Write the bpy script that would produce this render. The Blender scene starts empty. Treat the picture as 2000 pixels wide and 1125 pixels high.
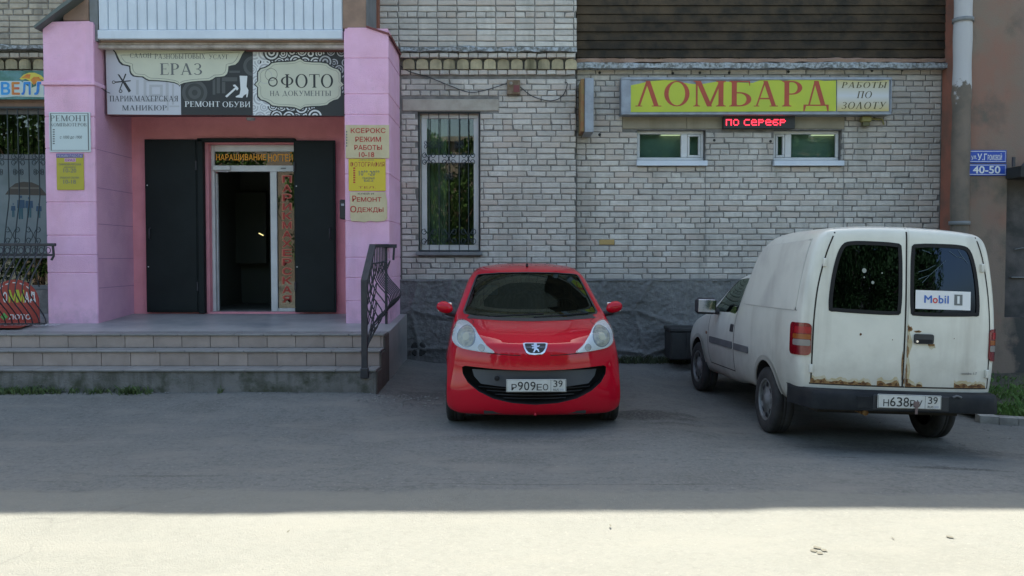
import bpy, bmesh, math, random
from math import sin, cos, pi, radians
from mathutils import Vector, Matrix, noise as mn
from mathutils.bvhtree import BVHTree
SC = bpy.context.scene
COL = SC.collection
random.seed(11)

# ---------------------------------------------------------------- camera
F = 1732.0; CH = 1.55; PITCH = math.atan(62.5 / F)
cam_d = bpy.data.cameras.new('camera'); cam = bpy.data.objects.new('camera', cam_d); COL.objects.link(cam)
cam_d.sensor_width = 36; cam_d.lens = 36 * F / 2000; cam_d.clip_end = 400; cam_d.clip_start = 0.05
cam.location = (0, 0, CH); cam.rotation_euler = (pi / 2 - PITCH, 0, 0)
SC.camera = cam
# ---------------------------------------------------------------- sky, sun, exposure
SUN_EL, SUN_AZ = radians(56), radians(6)          # sun stands behind the building
w = bpy.data.worlds.new('World'); SC.world = w; w.use_nodes = True
nt = w.node_tree; bg = nt.nodes['Background']
sky = nt.nodes.new('ShaderNodeTexSky'); sky.sky_type = 'NISHITA'; sky.sun_disc = False
sky.sun_elevation = SUN_EL; sky.sun_rotation = SUN_AZ; sky.air_density = 1.0; sky.dust_density = 2.2
tn = nt.nodes.new('ShaderNodeMix'); tn.data_type = 'RGBA'; tn.blend_type = 'MULTIPLY'; tn.inputs[0].default_value = 1; tn.inputs[7].default_value = (1.04, 1.0, .89, 1)
nt.links.new(sky.outputs[0], tn.inputs[6]); nt.links.new(tn.outputs[2], bg.inputs[0]); bg.inputs[1].default_value = 0.15
sl = bpy.data.lights.new('sun', 'SUN'); sl.energy = 5.0; sl.angle = radians(0.53); sl.color = (1, 0.95, 0.84)
so = bpy.data.objects.new('sun', sl); COL.objects.link(so)
sd = Vector((sin(SUN_AZ) * cos(SUN_EL), cos(SUN_AZ) * cos(SUN_EL), sin(SUN_EL)))
so.rotation_euler = sd.to_track_quat('Z', 'Y').to_euler(); so.location = (0, 30, 40)
SC.view_settings.view_transform = 'Standard'; SC.view_settings.look = 'None'
SC.view_settings.gamma = 1; SC.view_settings.use_curve_mapping = False
SC.view_settings.exposure = 1.6
SC.render.engine = 'CYCLES'
SC.cycles.use_denoising = True
SC.cycles.max_bounces = 7; SC.cycles.diffuse_bounces = 4; SC.cycles.glossy_bounces = 3
SC.cycles.transmission_bounces = 5; SC.cycles.transparent_max_bounces = 6
SC.cycles.caustics_reflective = False; SC.cycles.caustics_refractive = False

# ---------------------------------------------------------------- measuring helper: photo pixel -> point on plane y = Y
def at(px, py, Y):
    u = (px - 1000) / F; v = (562.5 - py) / F
    dy = cos(PITCH) + v * sin(PITCH); dz = -sin(PITCH) + v * cos(PITCH)
    t = Y / dy
    return u * t, CH + dz * t
def AX(px, Y, py=400): return at(px, py, Y)[0]
def AZ(py, Y): return at(1000, py, Y)[1]

# ---------------------------------------------------------------- object helpers
ORG = {}
def thing(name, label, cat, loc, group=None, local=False, rot=None):
    o = bpy.data.objects.new(name, None); COL.objects.link(o); o.location = loc
    o.empty_display_size = 0.2
    if rot: o.rotation_euler = rot
    o['label'] = label; o['category'] = cat
    if group: o['group'] = group
    ORG[o] = Vector((0, 0, 0)) if local else Vector(loc)
    return o
def tag(o, label=None, cat=None, group=None, kind=None):
    if label: o['label'] = label
    if cat: o['category'] = cat
    if group: o['group'] = group
    if kind: o['kind'] = kind
    return o
class MB:
    def __init__(s): s.v = []; s.f = []; s.mi = []; s.sm = []
    def add(s, vs, fs, m=0, smooth=False):
        b = len(s.v); s.v += [tuple(p) for p in vs]
        for f in fs: s.f.append(tuple(b + i for i in f)); s.mi.append(m); s.sm.append(smooth)
        return s
    def box(s, x0, x1, y0, y1, z0, z1, m=0):
        if x0 > x1: x0, x1 = x1, x0
        if y0 > y1: y0, y1 = y1, y0
        if z0 > z1: z0, z1 = z1, z0
        v = [(x0,y0,z0),(x1,y0,z0),(x1,y1,z0),(x0,y1,z0),(x0,y0,z1),(x1,y0,z1),(x1,y1,z1),(x0,y1,z1)]
        return s.add(v, [(0,3,2,1),(4,5,6,7),(0,1,5,4),(1,2,6,5),(2,3,7,6),(3,0,4,7)], m)
    def bbox(s, x0, x1, y0, y1, z0, z1, b=0.01, m=0):      # box with every edge chamfered
        if x0 > x1: x0, x1 = x1, x0
        if y0 > y1: y0, y1 = y1, y0
        if z0 > z1: z0, z1 = z1, z0
        b = min(b, (x1-x0)*.45, (y1-y0)*.45, (z1-z0)*.45)
        bm = bmesh.new(); bmesh.ops.create_cube(bm, size=1)
        for q in bm.verts: q.co = ((x0+x1)/2+q.co.x*(x1-x0), (y0+y1)/2+q.co.y*(y1-y0), (z0+z1)/2+q.co.z*(z1-z0))
        bmesh.ops.bevel(bm, geom=bm.edges[:], offset=b, segments=1, affect='EDGES', profile=0.5)
        s.bm(bm, m); bm.free(); return s
    def bm(s, bm, m=0, smooth=False):
        bm.verts.index_update()
        return s.add([q.co[:] for q in bm.verts], [[q.index for q in f.verts] for f in bm.faces], m, smooth)
    def tube(s, pts, r, n=8, m=0, caps=True, smooth=True):
        pts = [Vector(p) for p in pts]; k = len(pts); vs = []
        rr = r if isinstance(r, (list, tuple)) else [r]*k
        up = None
        for i, p in enumerate(pts):
            d = (pts[min(i+1,k-1)] - pts[max(i-1,0)]).normalized()
            if up is None:
                up = Vector((0,0,1)) if abs(d.z) < 0.9 else Vector((1,0,0))
            a = d.cross(up).normalized(); b = a.cross(d).normalized(); up = b
            for j in range(n):
                t = 2*pi*j/n; vs.append(p + (a*cos(t) + b*sin(t))*rr[i])
        fs = [(i*n+j, i*n+(j+1)%n, (i+1)*n+(j+1)%n, (i+1)*n+j) for i in range(k-1) for j in range(n)]
        s.add(vs, fs, m, smooth)
        if caps: s.add(vs[:n], [tuple(range(n))[::-1]], m); s.add(vs[-n:], [tuple(range(n))], m)
        return s
    def lathe(s, prof, c, axis='x', n=32, m=0, smooth=True):   # prof: (r, h) along axis
        vs = []
        for r, h in prof:
            for j in range(n):
                t = 2*pi*j/n
                if axis == 'x': vs.append((c[0]+h, c[1]+r*cos(t), c[2]+r*sin(t)))
                elif axis == 'y': vs.append((c[0]+r*sin(t), c[1]+h, c[2]+r*cos(t)))
                else: vs.append((c[0]+r*cos(t), c[1]+r*sin(t), c[2]+h))
        fs = [(i*n+j, i*n+(j+1)%n, (i+1)*n+(j+1)%n, (i+1)*n+j) for i in range(len(prof)-1) for j in range(n)]
        return s.add(vs, fs, m, smooth)
    def prism(s, poly, ax, a, b, m=0, ms=None):     # poly 2d extruded along ax ('x','y','z') from a to b
        n = len(poly)
        def P(q, h):
            return (h, q[0], q[1]) if ax == 'x' else ((q[0], h, q[1]) if ax == 'y' else (q[0], q[1], h))
        vs = [P(q, a) for q in poly] + [P(q, b) for q in poly]
        bm = bmesh.new(); bv = [bm.verts.new(q) for q in vs]
        bm.faces.new(bv[:n]); bm.faces.new(bv[n:][::-1])
        for i in range(n): bm.faces.new((bv[i], bv[n+i], bv[n+(i+1)%n], bv[(i+1)%n]))
        bmesh.ops.recalc_face_normals(bm, faces=bm.faces[:])
        s.bm(bm, m); bm.free(); return s
    def flat(s, poly, Y, m=0):   # flat polygon in the x-z plane facing -y
        A = sum(poly[i][0]*poly[(i+1)%len(poly)][1]-poly[(i+1)%len(poly)][0]*poly[i][1] for i in range(len(poly)))
        if A < 0: poly = poly[::-1]
        return s.add([(x, Y, z) for x, z in poly], [tuple(range(len(poly)))], m)
def mesh_of(mb, name, mats):
    me = bpy.data.meshes.new(name); me.from_pydata([tuple(v) for v in mb.v], [], mb.f)
    for m in (mats if isinstance(mats, (list, tuple)) else [mats]): me.materials.append(m)
    me.polygons.foreach_set('material_index', mb.mi); me.polygons.foreach_set('use_smooth', mb.sm)
    me.update(); return me
def put(name, mb, mats, parent=None, base=False):
    vs = [Vector(v) for v in mb.v]
    if not vs: return None
    lo = Vector([min(v[i] for v in vs) for i in range(3)]); hi = Vector([max(v[i] for v in vs) for i in range(3)])
    c = (lo+hi)/2
    if parent is None or base: c.z = lo.z
    mb.v = [tuple(v-c) for v in vs]
    me = mesh_of(mb, name, mats)
    o = bpy.data.objects.new(name, me); COL.objects.link(o)
    ORG[o] = c
    if parent is not None: o.parent = parent; o.location = c - ORG[parent]
    else: o.location = c
    return o
def put_mesh(name, me, c, parent):      # instance of shared mesh at c (thing space)
    o = bpy.data.objects.new(name, me); COL.objects.link(o); ORG[o] = Vector(c)
    o.parent = parent; o.location = Vector(c) - ORG[parent]
    return o
def struct(name, mb, mats):
    o = put(name, mb, mats); o['kind'] = 'structure'; return o

# ---------------------------------------------------------------- materials
def ramp(nt, fac, a, b, ca=(0,0,0,1), cb=(1,1,1,1)):
    r = nt.nodes.new('ShaderNodeValToRGB'); r.color_ramp.elements[0].position = a; r.color_ramp.elements[1].position = b
    r.color_ramp.elements[0].color = ca; r.color_ramp.elements[1].color = cb
    nt.links.new(fac, r.inputs[0]); return r.outputs[0]
def noise(nt, vec, sc, det=5, rough=0.6, stretch=None):
    if stretch:
        mp = nt.nodes.new('ShaderNodeMapping'); mp.inputs['Scale'].default_value = stretch
        nt.links.new(vec, mp.inputs[0]); vec = mp.outputs[0]
    n = nt.nodes.new('ShaderNodeTexNoise'); n.inputs['Scale'].default_value = sc; n.inputs['Detail'].default_value = det
    n.inputs['Roughness'].default_value = rough; nt.links.new(vec, n.inputs['Vector']); return n.outputs['Fac']
def mixc(nt, fac, a, b, mode='MIX'):
    m = nt.nodes.new('ShaderNodeMix'); m.data_type = 'RGBA'; m.blend_type = mode
    for sock, v in ((m.inputs[0], fac), (m.inputs[6], a), (m.inputs[7], b)):
        if hasattr(v, 'links'): nt.links.new(v, sock)
        else: sock.default_value = v if not isinstance(v, tuple) or len(v) == 4 else (*v, 1)
    return m.outputs[2]
def math_(nt, op, a, b=0.0, c=0.0):
    m = nt.nodes.new('ShaderNodeMath'); m.operation = op
    for i, v in enumerate((a, b, c)):
        if hasattr(v, 'links'): nt.links.new(v, m.inputs[i])
        else: m.inputs[i].default_value = v
    return m.outputs[0]
MATS = {}
def M(name, c, c2=None, sc=4, a=.4, b=.62, rough=.8, metal=0, bump=0, bsc=60, bdist=.01, var=0, hue=None, coat=0, coatr=.05, spec=.5,
      big=None, bigsc=.5, biga=.5, bigb=.7, streak=None, strsc=3, stra=.5, strb=.75, emit=None, estr=1, alpha=1, world=True, ext=None, roughvar=0):
    m = bpy.data.materials.new(name); m.use_nodes = True; nt = m.node_tree; p = nt.nodes['Principled BSDF']
    g = nt.nodes.new('ShaderNodeNewGeometry'); tc = nt.nodes.new('ShaderNodeTexCoord')
    pos = g.outputs['Position'] if world else tc.outputs['Object']
    col = (*c, 1)
    if c2: col = mixc(nt, ramp(nt, noise(nt, pos, sc), a, b), (*c, 1), (*c2, 1))
    if var:
        oi = nt.nodes.new('ShaderNodeObjectInfo')
        r = math_(nt, 'FRACT', math_(nt, 'ADD', g.outputs['Random Per Island'], oi.outputs['Random']))
        k = math_(nt, 'MULTIPLY_ADD', r, 2*var, 1-var)
        col = mixc(nt, 1.0, col, k, 'MULTIPLY')
        if hue:
            r2 = math_(nt, 'FRACT', math_(nt, 'MULTIPLY', r, 7.31))
            col = mixc(nt, ramp(nt, r2, .55, .95), col, (*hue, 1))
    if big: col = mixc(nt, ramp(nt, noise(nt, pos, bigsc), biga, bigb), col, (*big, 1))
    if streak: col = mixc(nt, ramp(nt, noise(nt, pos, strsc, stretch=(1, 1, .12)), stra, strb), col, (*streak, 1))
    if ext: col = ext(nt, pos, col)
    if hasattr(col, 'links'): nt.links.new(col, p.inputs['Base Color'])
    else: p.inputs['Base Color'].default_value = col
    p.inputs['Roughness'].default_value = rough; p.inputs['Metallic'].default_value = metal
    if roughvar:
        rv = math_(nt, 'MULTIPLY_ADD', noise(nt, pos, 7), roughvar, rough - roughvar/2); nt.links.new(rv, p.inputs['Roughness'])
    p.inputs['Specular IOR Level'].default_value = spec
    p.inputs['Coat Weight'].default_value = coat; p.inputs['Coat Roughness'].default_value = coatr
    if emit: p.inputs['Emission Color'].default_value = (*emit, 1); p.inputs['Emission Strength'].default_value = estr
    if bump:
        bn = nt.nodes.new('ShaderNodeBump'); bn.inputs['Strength'].default_value = bump; bn.inputs['Distance'].default_value = bdist
        nt.links.new(noise(nt, pos, bsc, 6, .65), bn.inputs['Height']); nt.links.new(bn.outputs[0], p.inputs['Normal'])
    MATS[name] = m; return m
def glass(name, tint=(.55, .62, .6), rough=.0, refl=.12, dens=.75, gcol=(1,1,1)):
    # thin pane: clear with tint, fresnel mirror on top
    m = bpy.data.materials.new(name); m.use_nodes = True; nt = m.node_tree; nt.nodes.clear()
    out = nt.nodes.new('ShaderNodeOutputMaterial'); tr = nt.nodes.new('ShaderNodeBsdfTransparent'); gl = nt.nodes.new('ShaderNodeBsdfGlossy')
    tr.inputs[0].default_value = (*[t*dens for t in tint], 1); gl.inputs['Roughness'].default_value = rough; gl.inputs[0].default_value = (*gcol, 1)
    lw = nt.nodes.new('ShaderNodeFresnel'); lw.inputs[0].default_value = 1.52
    f = math_(nt, 'ADD', lw.outputs[0], refl)
    mx = nt.nodes.new('ShaderNodeMixShader'); nt.links.new(f, mx.inputs[0]); nt.links.new(tr.outputs[0], mx.inputs[1]); nt.links.new(gl.outputs[0], mx.inputs[2])
    nt.links.new(mx.outputs[0], out.inputs[0]); MATS[name] = m; return m

# ---------------------------------------------------------------- lettering
def sans(s, off=0.0, shear=0.0, spacing=1.0):
    cu = bpy.data.curves.new('t', 'FONT'); cu.body = s; cu.size = 1; cu.shear = shear; cu.space_character = spacing
    cu.resolution_u = 3
    o = bpy.data.objects.new('t', cu); COL.objects.link(o)
    dg = bpy.context.evaluated_depsgraph_get(); me = bpy.data.meshes.new_from_object(o.evaluated_get(dg))
    V = [(v.co.x, v.co.y) for v in me.vertices]; P = [[V[i] for i in p.vertices] for p in me.polygons]
    bpy.data.objects.remove(o); bpy.data.curves.remove(cu); bpy.data.meshes.remove(me)
    if off:
        return [P]+[[[(x+off*.55*cos(t), y+off*.55*sin(t)) for x, y in q] for q in P] for t in (.4, 1.97, 3.54, 5.11)]
    return [P]
T_, t_, S_ = .155, .06, .075
def _rect(x0, x1, y0, y1): return [[(x0,y0),(x1,y0),(x1,y1),(x0,y1)]]
def _stem(x, w, y0=0, y1=1, b=True, t=True):
    r = _rect(x, x+w, y0, y1)
    if b: r += _rect(x-S_, x+w+S_, y0, y0+.035) + [[(x-S_*.5,y0+.035),(x+w+S_*.5,y0+.035),(x+w,y0+.08),(x,y0+.08)]]
    if t: r += _rect(x-S_, x+w+S_, y1-.035, y1) + [[(x-S_*.5,y1-.035),(x,y1-.08),(x+w,y1-.08),(x+w+S_*.5,y1-.035)]]
    return r
def _dg(x0, y0, x1, y1, w): return [[(x0,y0),(x0+w,y0),(x1+w,y1),(x1,y1)]]
def _ring(cx, cy, rx, ry, tx, ty, a0=0, a1=360, n=24):
    k = max(4, int(n*(a1-a0)/360)); out = []
    for i in range(k):
        p = radians(a0+(a1-a0)*i/k); q = radians(a0+(a1-a0)*(i+1)/k)
        out.append([(cx+rx*cos(p),cy+ry*sin(p)),(cx+rx*cos(q),cy+ry*sin(q)),(cx+(rx-tx)*cos(q),cy+(ry-ty)*sin(q)),(cx+(rx-tx)*cos(p),cy+(ry-ty)*sin(p))])
    return out
def _tick(x, y0, y1): return [[(x-.04,y1),(x,y0),(x+.012,y0),(x+.012,y1)]]
def glyph(c):
    T, t = T_, t_
    if c == 'А': return _dg(.07,0,.37,1,t)+_dg(.64,0,.33,1,T)+_rect(.18,.68,.28,.28+t)+_rect(0,.20,0,.035)+_rect(.56,.86,0,.035), .90
    if c == 'Л': return _dg(.07,0,.35,.97,t+.02)+_dg(.62,0,.33,1,T)+_rect(0,.22,0,.035)+_rect(.54,.86,0,.035), .90
    if c == 'Б': return _stem(.08,T)+_rect(.08,.62,.955,1)+_tick(.62,.80,.99)+_ring(.32,.28,.36,.28,.15,.05,-90,90)+_rect(.2,.33,.51,.56)+_rect(.2,.33,0,.05), .74
    if c == 'В': return _stem(.08,T)+_ring(.32,.26,.36,.26,.15,.05,-90,90)+_ring(.30,.75,.30,.25,.13,.05,-90,90)+_rect(.2,.33,.48,.53)+_rect(.2,.33,0,.05)+_rect(.2,.33,.95,1), .74
    if c == 'Г': return _stem(.08,T)+_rect(.08,.6,.955,1)+_tick(.6,.76,.99), .66
    if c == 'Д': return _dg(.17,.05,.38,1,t)+_dg(.60,.05,.36,1,T)+_rect(.02,.86,.04,.09)+[[(.02,.05),(.02,-.16),(.06,-.16),(.11,.05)]]+[[(.77,.05),(.82,-.16),(.86,-.16),(.86,.05)]], .92
    if c == 'Е': return _stem(.08,T)+_rect(.08,.62,.955,1)+_rect(.08,.62,0,.045)+_rect(.2,.46,.49,.535)+_tick(.62,.78,.99)+[[(.58,.02),(.63,.02),(.65,.24),(.638,.24)]]+_rect(.44,.465,.4,.62), .72
    if c == 'З': return _ring(.30,.25,.33,.25,.14,.045,-150,90)+_ring(.29,.75,.28,.25,.13,.045,-90,150)+_rect(.2,.32,.48,.53), .68
    if c in 'ИЙ': return _stem(.08,T*.8)+_stem(.62,T*.8)+_dg(.12,.08,.62,.92,.09)+([[(.3,1.1),(.45,1.04),(.6,1.1),(.45,1.08)]] if c == 'Й' else []), .88
    if c == 'К': return _stem(.08,T)+_dg(.22,.46,.58,1,t+.01)+_dg(.60,0,.30,.6,T)+_rect(.50,.76,.965,1)+_rect(.54,.84,0,.035), .86
    if c == 'М': return _stem(.08,t,t=False)+_stem(.78,T)+_dg(.43,0,.08,1,T)+_dg(.46,0,.80,1,t+.02)+_rect(.01,.22,.965,1), 1.04
    if c == 'Н': return _stem(.08,T)+_stem(.60,T)+_rect(.2,.62,.47,.53), .88
    if c == 'О': return _ring(.44,.5,.43,.52,.15,.045), .92
    if c == 'П': return _stem(.08,T)+_stem(.60,T)+_rect(.1,.7,.95,1), .88
    if c == 'Р': return _stem(.08,T)+_ring(.32,.73,.33,.27,.15,.05,-90,90)+_rect(.2,.33,.46,.51)+_rect(.2,.33,.95,1), .72
    if c == 'С': return _ring(.44,.5,.42,.52,.15,.045,42,322)+_rect(.74,.77,.68,.92), .84
    if c == 'Т': return _stem(.30,T,t=False)+_rect(.03,.73,.955,1)+_tick(.73,.76,.99)+[[(.018,.99),(.03,.76),(.03,.76),(.07,.99)]], .78
    if c == 'У': return _dg(.36,.36,.06,1,T)+_dg(.22,0,.66,1,t+.01)+_rect(0,.30,.965,1)+_rect(.56,.84,.965,1)+_ring(.17,.09,.09,.09,.06,.06,150,360), .82
    if c == 'Ф': return _stem(.42,T)+_ring(.495,.5,.44,.33,.14,.045), 1.02
    if c == 'Х': return _dg(.60,0,.08,1,T)+_dg(.10,0,.62,1,t)+_rect(0,.24,0,.035)+_rect(.52,.84,0,.035)+_rect(0,.3,.965,1)+_rect(.52,.76,.965,1), .84
    if c == 'Ь': return _stem(.08,T)+_ring(.32,.28,.34,.28,.15,.05,-90,90)+_rect(.2,.33,.51,.56)+_rect(.2,.33,0,.05), .72
    if c == 'Ы': return glyph('Ь')[0]+_stem(.78,T), 1.06
    if c == 'Ю': return _stem(.08,T)+_rect(.2,.42,.47,.53)+_ring(.78,.5,.40,.52,.15,.045), 1.24
    if c == 'Я': return [[(.74-x, y) for x, y in q] for q in _stem(.08,T)+_ring(.32,.73,.33,.27,.15,.05,-90,90)+_rect(.2,.33,.46,.51)+_rect(.2,.33,.95,1)]+_dg(.06,0,.34,.48,.12)+_rect(0,.2,0,.035), .78
    if c == '.': return _rect(.05,.2,0,.15), .3
    return [], .45
def serif(s, shear=0.0, spacing=.04):
    out = []; x = 0
    for c in s:
        g, adv = glyph(c)
        for q in g: out.append([(x+a+b*shear, b) for a, b in q])
        x += adv + spacing
    return [[q] for q in out]       # each stroke is its own layer
def rect_px(x0, y0, x1, y1, Y):
    a, zb = at(x0, y1, Y); b, zt = at(x1, y0, Y); return a, b, zb, zt
def letters(layers, rect, Y, mb=None, m=0, step=.00015, y=None):
    """fit the strokes into rect (x0,x1,z0,z1) on plane Y facing -y"""
    mb = mb or MB(); x0, x1, z0, z1 = rect
    P = [p for L in layers for q in L for p in q]
    a0 = min(p[0] for p in P); a1 = max(p[0] for p in P); b0 = min(p[1] for p in P); b1 = max(p[1] for p in P)
    for i, L in enumerate(layers):
        d = (i % 12)*step
        for q in L: mb.flat([(x0+(p[0]-a0)/(a1-a0)*(x1-x0), z0+(p[1]-b0)/(b1-b0)*(z1-z0)) for p in q], Y-d, m)
    return mb
def clip_poly(poly, x0, x1, z0, z1):
    for ax, lim, sg in ((0,x0,1),(0,x1,-1),(1,z0,1),(1,z1,-1)):
        out = []
        for i in range(len(poly)):
            p, q = poly[i], poly[(i+1)%len(poly)]
            dp, dq = (p[ax]-lim)*sg, (q[ax]-lim)*sg
            if dp >= 0: out.append(p)
            if dp*dq < 0:
                k = dp/(dp-dq); out.append((p[0]+(q[0]-p[0])*k, p[1]+(q[1]-p[1])*k))
        poly = out
        if len(poly) < 3: return None
    return poly

# ================================================================ materials
def brick_ext(nt, pos, col):        # rising damp and soot on the masonry
    sep = nt.nodes.new('ShaderNodeSeparateXYZ'); nt.links.new(pos, sep.inputs[0])
    n = noise(nt, pos, 1.7, 6)
    s = math_(nt, 'ADD', math_(nt, 'MULTIPLY', math_(nt, 'SUBTRACT', 2.2, sep.outputs[2]), .55), math_(nt, 'MULTIPLY', math_(nt, 'SUBTRACT', n, .5), 1.6))
    col = mixc(nt, math_(nt, 'MULTIPLY', ramp(nt, s, .15, 1.0), .45), col, (.19, .185, .175, 1))
    return col
m_brick = M('silicate_brick', (.595,.57,.515), (.46,.44,.40), sc=14, a=.35, b=.75, rough=.93, bump=.9, bsc=55, bdist=.012, var=.13, hue=(.52,.46,.40),
            big=(.40,.385,.35), bigsc=.8, biga=.5, bigb=.72, streak=(.33,.315,.275), strsc=3.2, stra=.54, strb=.76, ext=brick_ext)
m_brickw = M('warm_brick', (.48,.43,.34), (.34,.30,.24), sc=14, a=.35, b=.75, rough=.93, bump=.9, bsc=55, bdist=.012, var=.22,
            big=(.30,.27,.23), bigsc=.9, biga=.45, bigb=.7, streak=(.22,.20,.17), strsc=4, stra=.5, strb=.75)
m_mortar = M('mortar', (.15,.147,.137), (.23,.225,.21), sc=9, rough=.95, bump=.8, bsc=80)
m_plinth = M('plinth_render', (.175,.18,.175), (.235,.24,.23), sc=17, rough=.95, bump=1.0, bsc=42, bdist=.03, big=(.13,.135,.13), bigsc=.9, biga=.45, bigb=.68)
m_conc = M('concrete', (.30,.28,.24), (.22,.205,.17), sc=3, rough=.9, bump=.5, bsc=60, streak=(.15,.14,.11), strsc=3)
m_ledge = M('flaking_ledge', (.42,.46,.48), (.16,.17,.16), sc=22, a=.42, b=.6, rough=.9, bump=1, bsc=50, bdist=.02)
def pink_ext(nt, pos, col):
    sep = nt.nodes.new('ShaderNodeSeparateXYZ'); nt.links.new(pos, sep.inputs[0]); n = noise(nt, pos, 6, 7, .7)
    s = math_(nt, 'ADD', math_(nt, 'MULTIPLY', math_(nt, 'SUBTRACT', 1.0, sep.outputs[2]), 1.6), math_(nt, 'MULTIPLY', math_(nt, 'SUBTRACT', n, .5), 1.8))
    col = mixc(nt, math_(nt, 'MULTIPLY', ramp(nt, s, .1, .8), .5), col, (.33, .26, .29, 1))
    n2 = noise(nt, pos, 3.3, 8, .75); col = mixc(nt, math_(nt, 'MULTIPLY', ramp(nt, n2, .60, .68), .35), col, (.50, .32, .42, 1))
    n3 = noise(nt, pos, 1.4, 4); return mixc(nt, math_(nt, 'MULTIPLY', ramp(nt, n3, .45, .6), .4), col, (.72, .40, .50, 1))
m_pink = M('lilac_pink_paint', (.86,.52,.71), (.80,.46,.65), sc=3, rough=.85, bump=1.0, bsc=75, bdist=.012, streak=(.52,.33,.46), strsc=2, stra=.55, strb=.85, ext=pink_ext)
m_pink2 = M('rose_pink_paint', (.80,.32,.37), (.72,.28,.32), sc=3, rough=.8, bump=.6, bsc=60, bdist=.01, streak=(.50,.22,.28), strsc=2, stra=.6, strb=.9)  # recess surfaces in a more saturated pink than the pillars
m_redtrim = M('dark_red_trim', (.17,.05,.05), rough=.7)
m_brown = M('brown_render', (.30,.20,.145), (.24,.16,.12), sc=5, rough=.9, bump=.4)
m_greypaint = M('grey_paint', (.20,.21,.215), (.16,.17,.17), sc=5, rough=.8)
m_siding = M('white_siding', (.62,.68,.74), (.56,.62,.68), sc=3, rough=.5, spec=.4, streak=(.45,.49,.52), strsc=6, stra=.6, strb=.85)
m_trimw = M('peeling_trim', (.48,.42,.38), (.30,.26,.22), sc=6, rough=.8, bump=.3)
m_door = M('dark_green_steel', (.013,.018,.018), (.010,.014,.014), sc=2, spec=.2, rough=.6, bump=.08, bsc=14)
m_pvc = M('white_pvc', (.62,.63,.62), (.55,.56,.55), sc=4, rough=.45)
m_iron = M('black_iron', (.022,.024,.030), (.035,.035,.040), sc=12, rough=.5, spec=.5)
m_irong = M('green_black_iron', (.02,.035,.038), rough=.5)
m_tile = M('brown_stair_tile', (.34,.275,.24), (.29,.235,.205), sc=6, rough=.55, var=.12, bump=.15, bsc=90)
m_tread = M('grey_tread_tile', (.24,.235,.225), (.20,.195,.185), sc=6, rough=.55, var=.06, bump=.1, bsc=90)
m_land = M('landing_tile', (.37,.36,.345), (.31,.305,.29), sc=2.5, rough=.42, roughvar=.2, big=(.20,.21,.215), bigsc=1.5)
m_curbc = M('worn_curb_concrete', (.215,.205,.19), (.15,.145,.13), sc=4, rough=.95, bump=.9, bsc=45, bdist=.02, big=(.07,.075,.05), bigsc=3.0, biga=.50, bigb=.62, streak=(.10,.10,.08), strsc=9, stra=.5, strb=.7)
m_wood = M('weathered_plank', (.052,.037,.021), (.020,.017,.011), sc=5, rough=.9, bump=.8, bsc=30, var=.25, big=(.085,.060,.034), bigsc=1.7, biga=.52, bigb=.72)
m_dark = M('dark_room', (.03,.032,.03), rough=.9)
m_room = M('shop_room', (.42,.46,.44), rough=.9)
m_room2 = M('teal_grey_room', (.20,.24,.225), rough=.9)
m_glass2 = glass('small_window_glass', (.72,.84,.80), refl=-.02, dens=.9)
m_glass = glass('window_glass', (.66,.76,.72), refl=.015, dens=.9)
m_glassd = glass('door_glass', (.4,.5,.45), refl=.05, dens=.6)
def plaster_ext(nt, pos, col):
    sep = nt.nodes.new('ShaderNodeSeparateXYZ'); nt.links.new(pos, sep.inputs[0])
    n = noise(nt, pos, 2.3, 6)
    s = math_(nt, 'ADD', math_(nt, 'MULTIPLY', math_(nt, 'SUBTRACT', 2.35, sep.outputs[2]), .55), math_(nt, 'MULTIPLY', math_(nt, 'SUBTRACT', n, .5), 1.1))
    sx = math_(nt, 'MULTIPLY', math_(nt, 'SUBTRACT', sep.outputs[0], 6.45), 1.6)
    s = math_(nt, 'MULTIPLY', s, ramp(nt, math_(nt, 'ADD', sx, math_(nt, 'SUBTRACT', n, .5)), -.3, .4))
    return mixc(nt, ramp(nt, s, .15, .6), col, (.055, .055, .05, 1))
m_plaster = M('stained_plaster', (.20,.155,.12), (.235,.135,.10), sc=1.6, a=.42, b=.62, rough=.95, bump=.5, bsc=50, big=(.11,.10,.08), bigsc=1.8, biga=.50, bigb=.66,
              streak=(.21,.155,.13), strsc=3, stra=.5, strb=.8, ext=plaster_ext)
m_redpl = M('red_plaster', (.30,.115,.075), (.20,.10,.07), sc=3, rough=.95, bump=.5)
def pipe_ext(nt, pos, col):
    sep = nt.nodes.new('ShaderNodeSeparateXYZ'); nt.links.new(pos, sep.inputs[0])
    n = noise(nt, pos, 5, 4)
    s = math_(nt, 'ADD', sep.outputs[2], math_(nt, 'MULTIPLY', math_(nt, 'SUBTRACT', n, .5), .9))
    return mixc(nt, ramp(nt, math_(nt, 'SUBTRACT', s, 3.2), .50, .56), col, (.43, .43, .43, 1))
m_pipe = M('drain_pipe_paint', (.17,.135,.105), (.115,.10,.08), sc=4, rough=.8, bump=.3, ext=pipe_ext)

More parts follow.
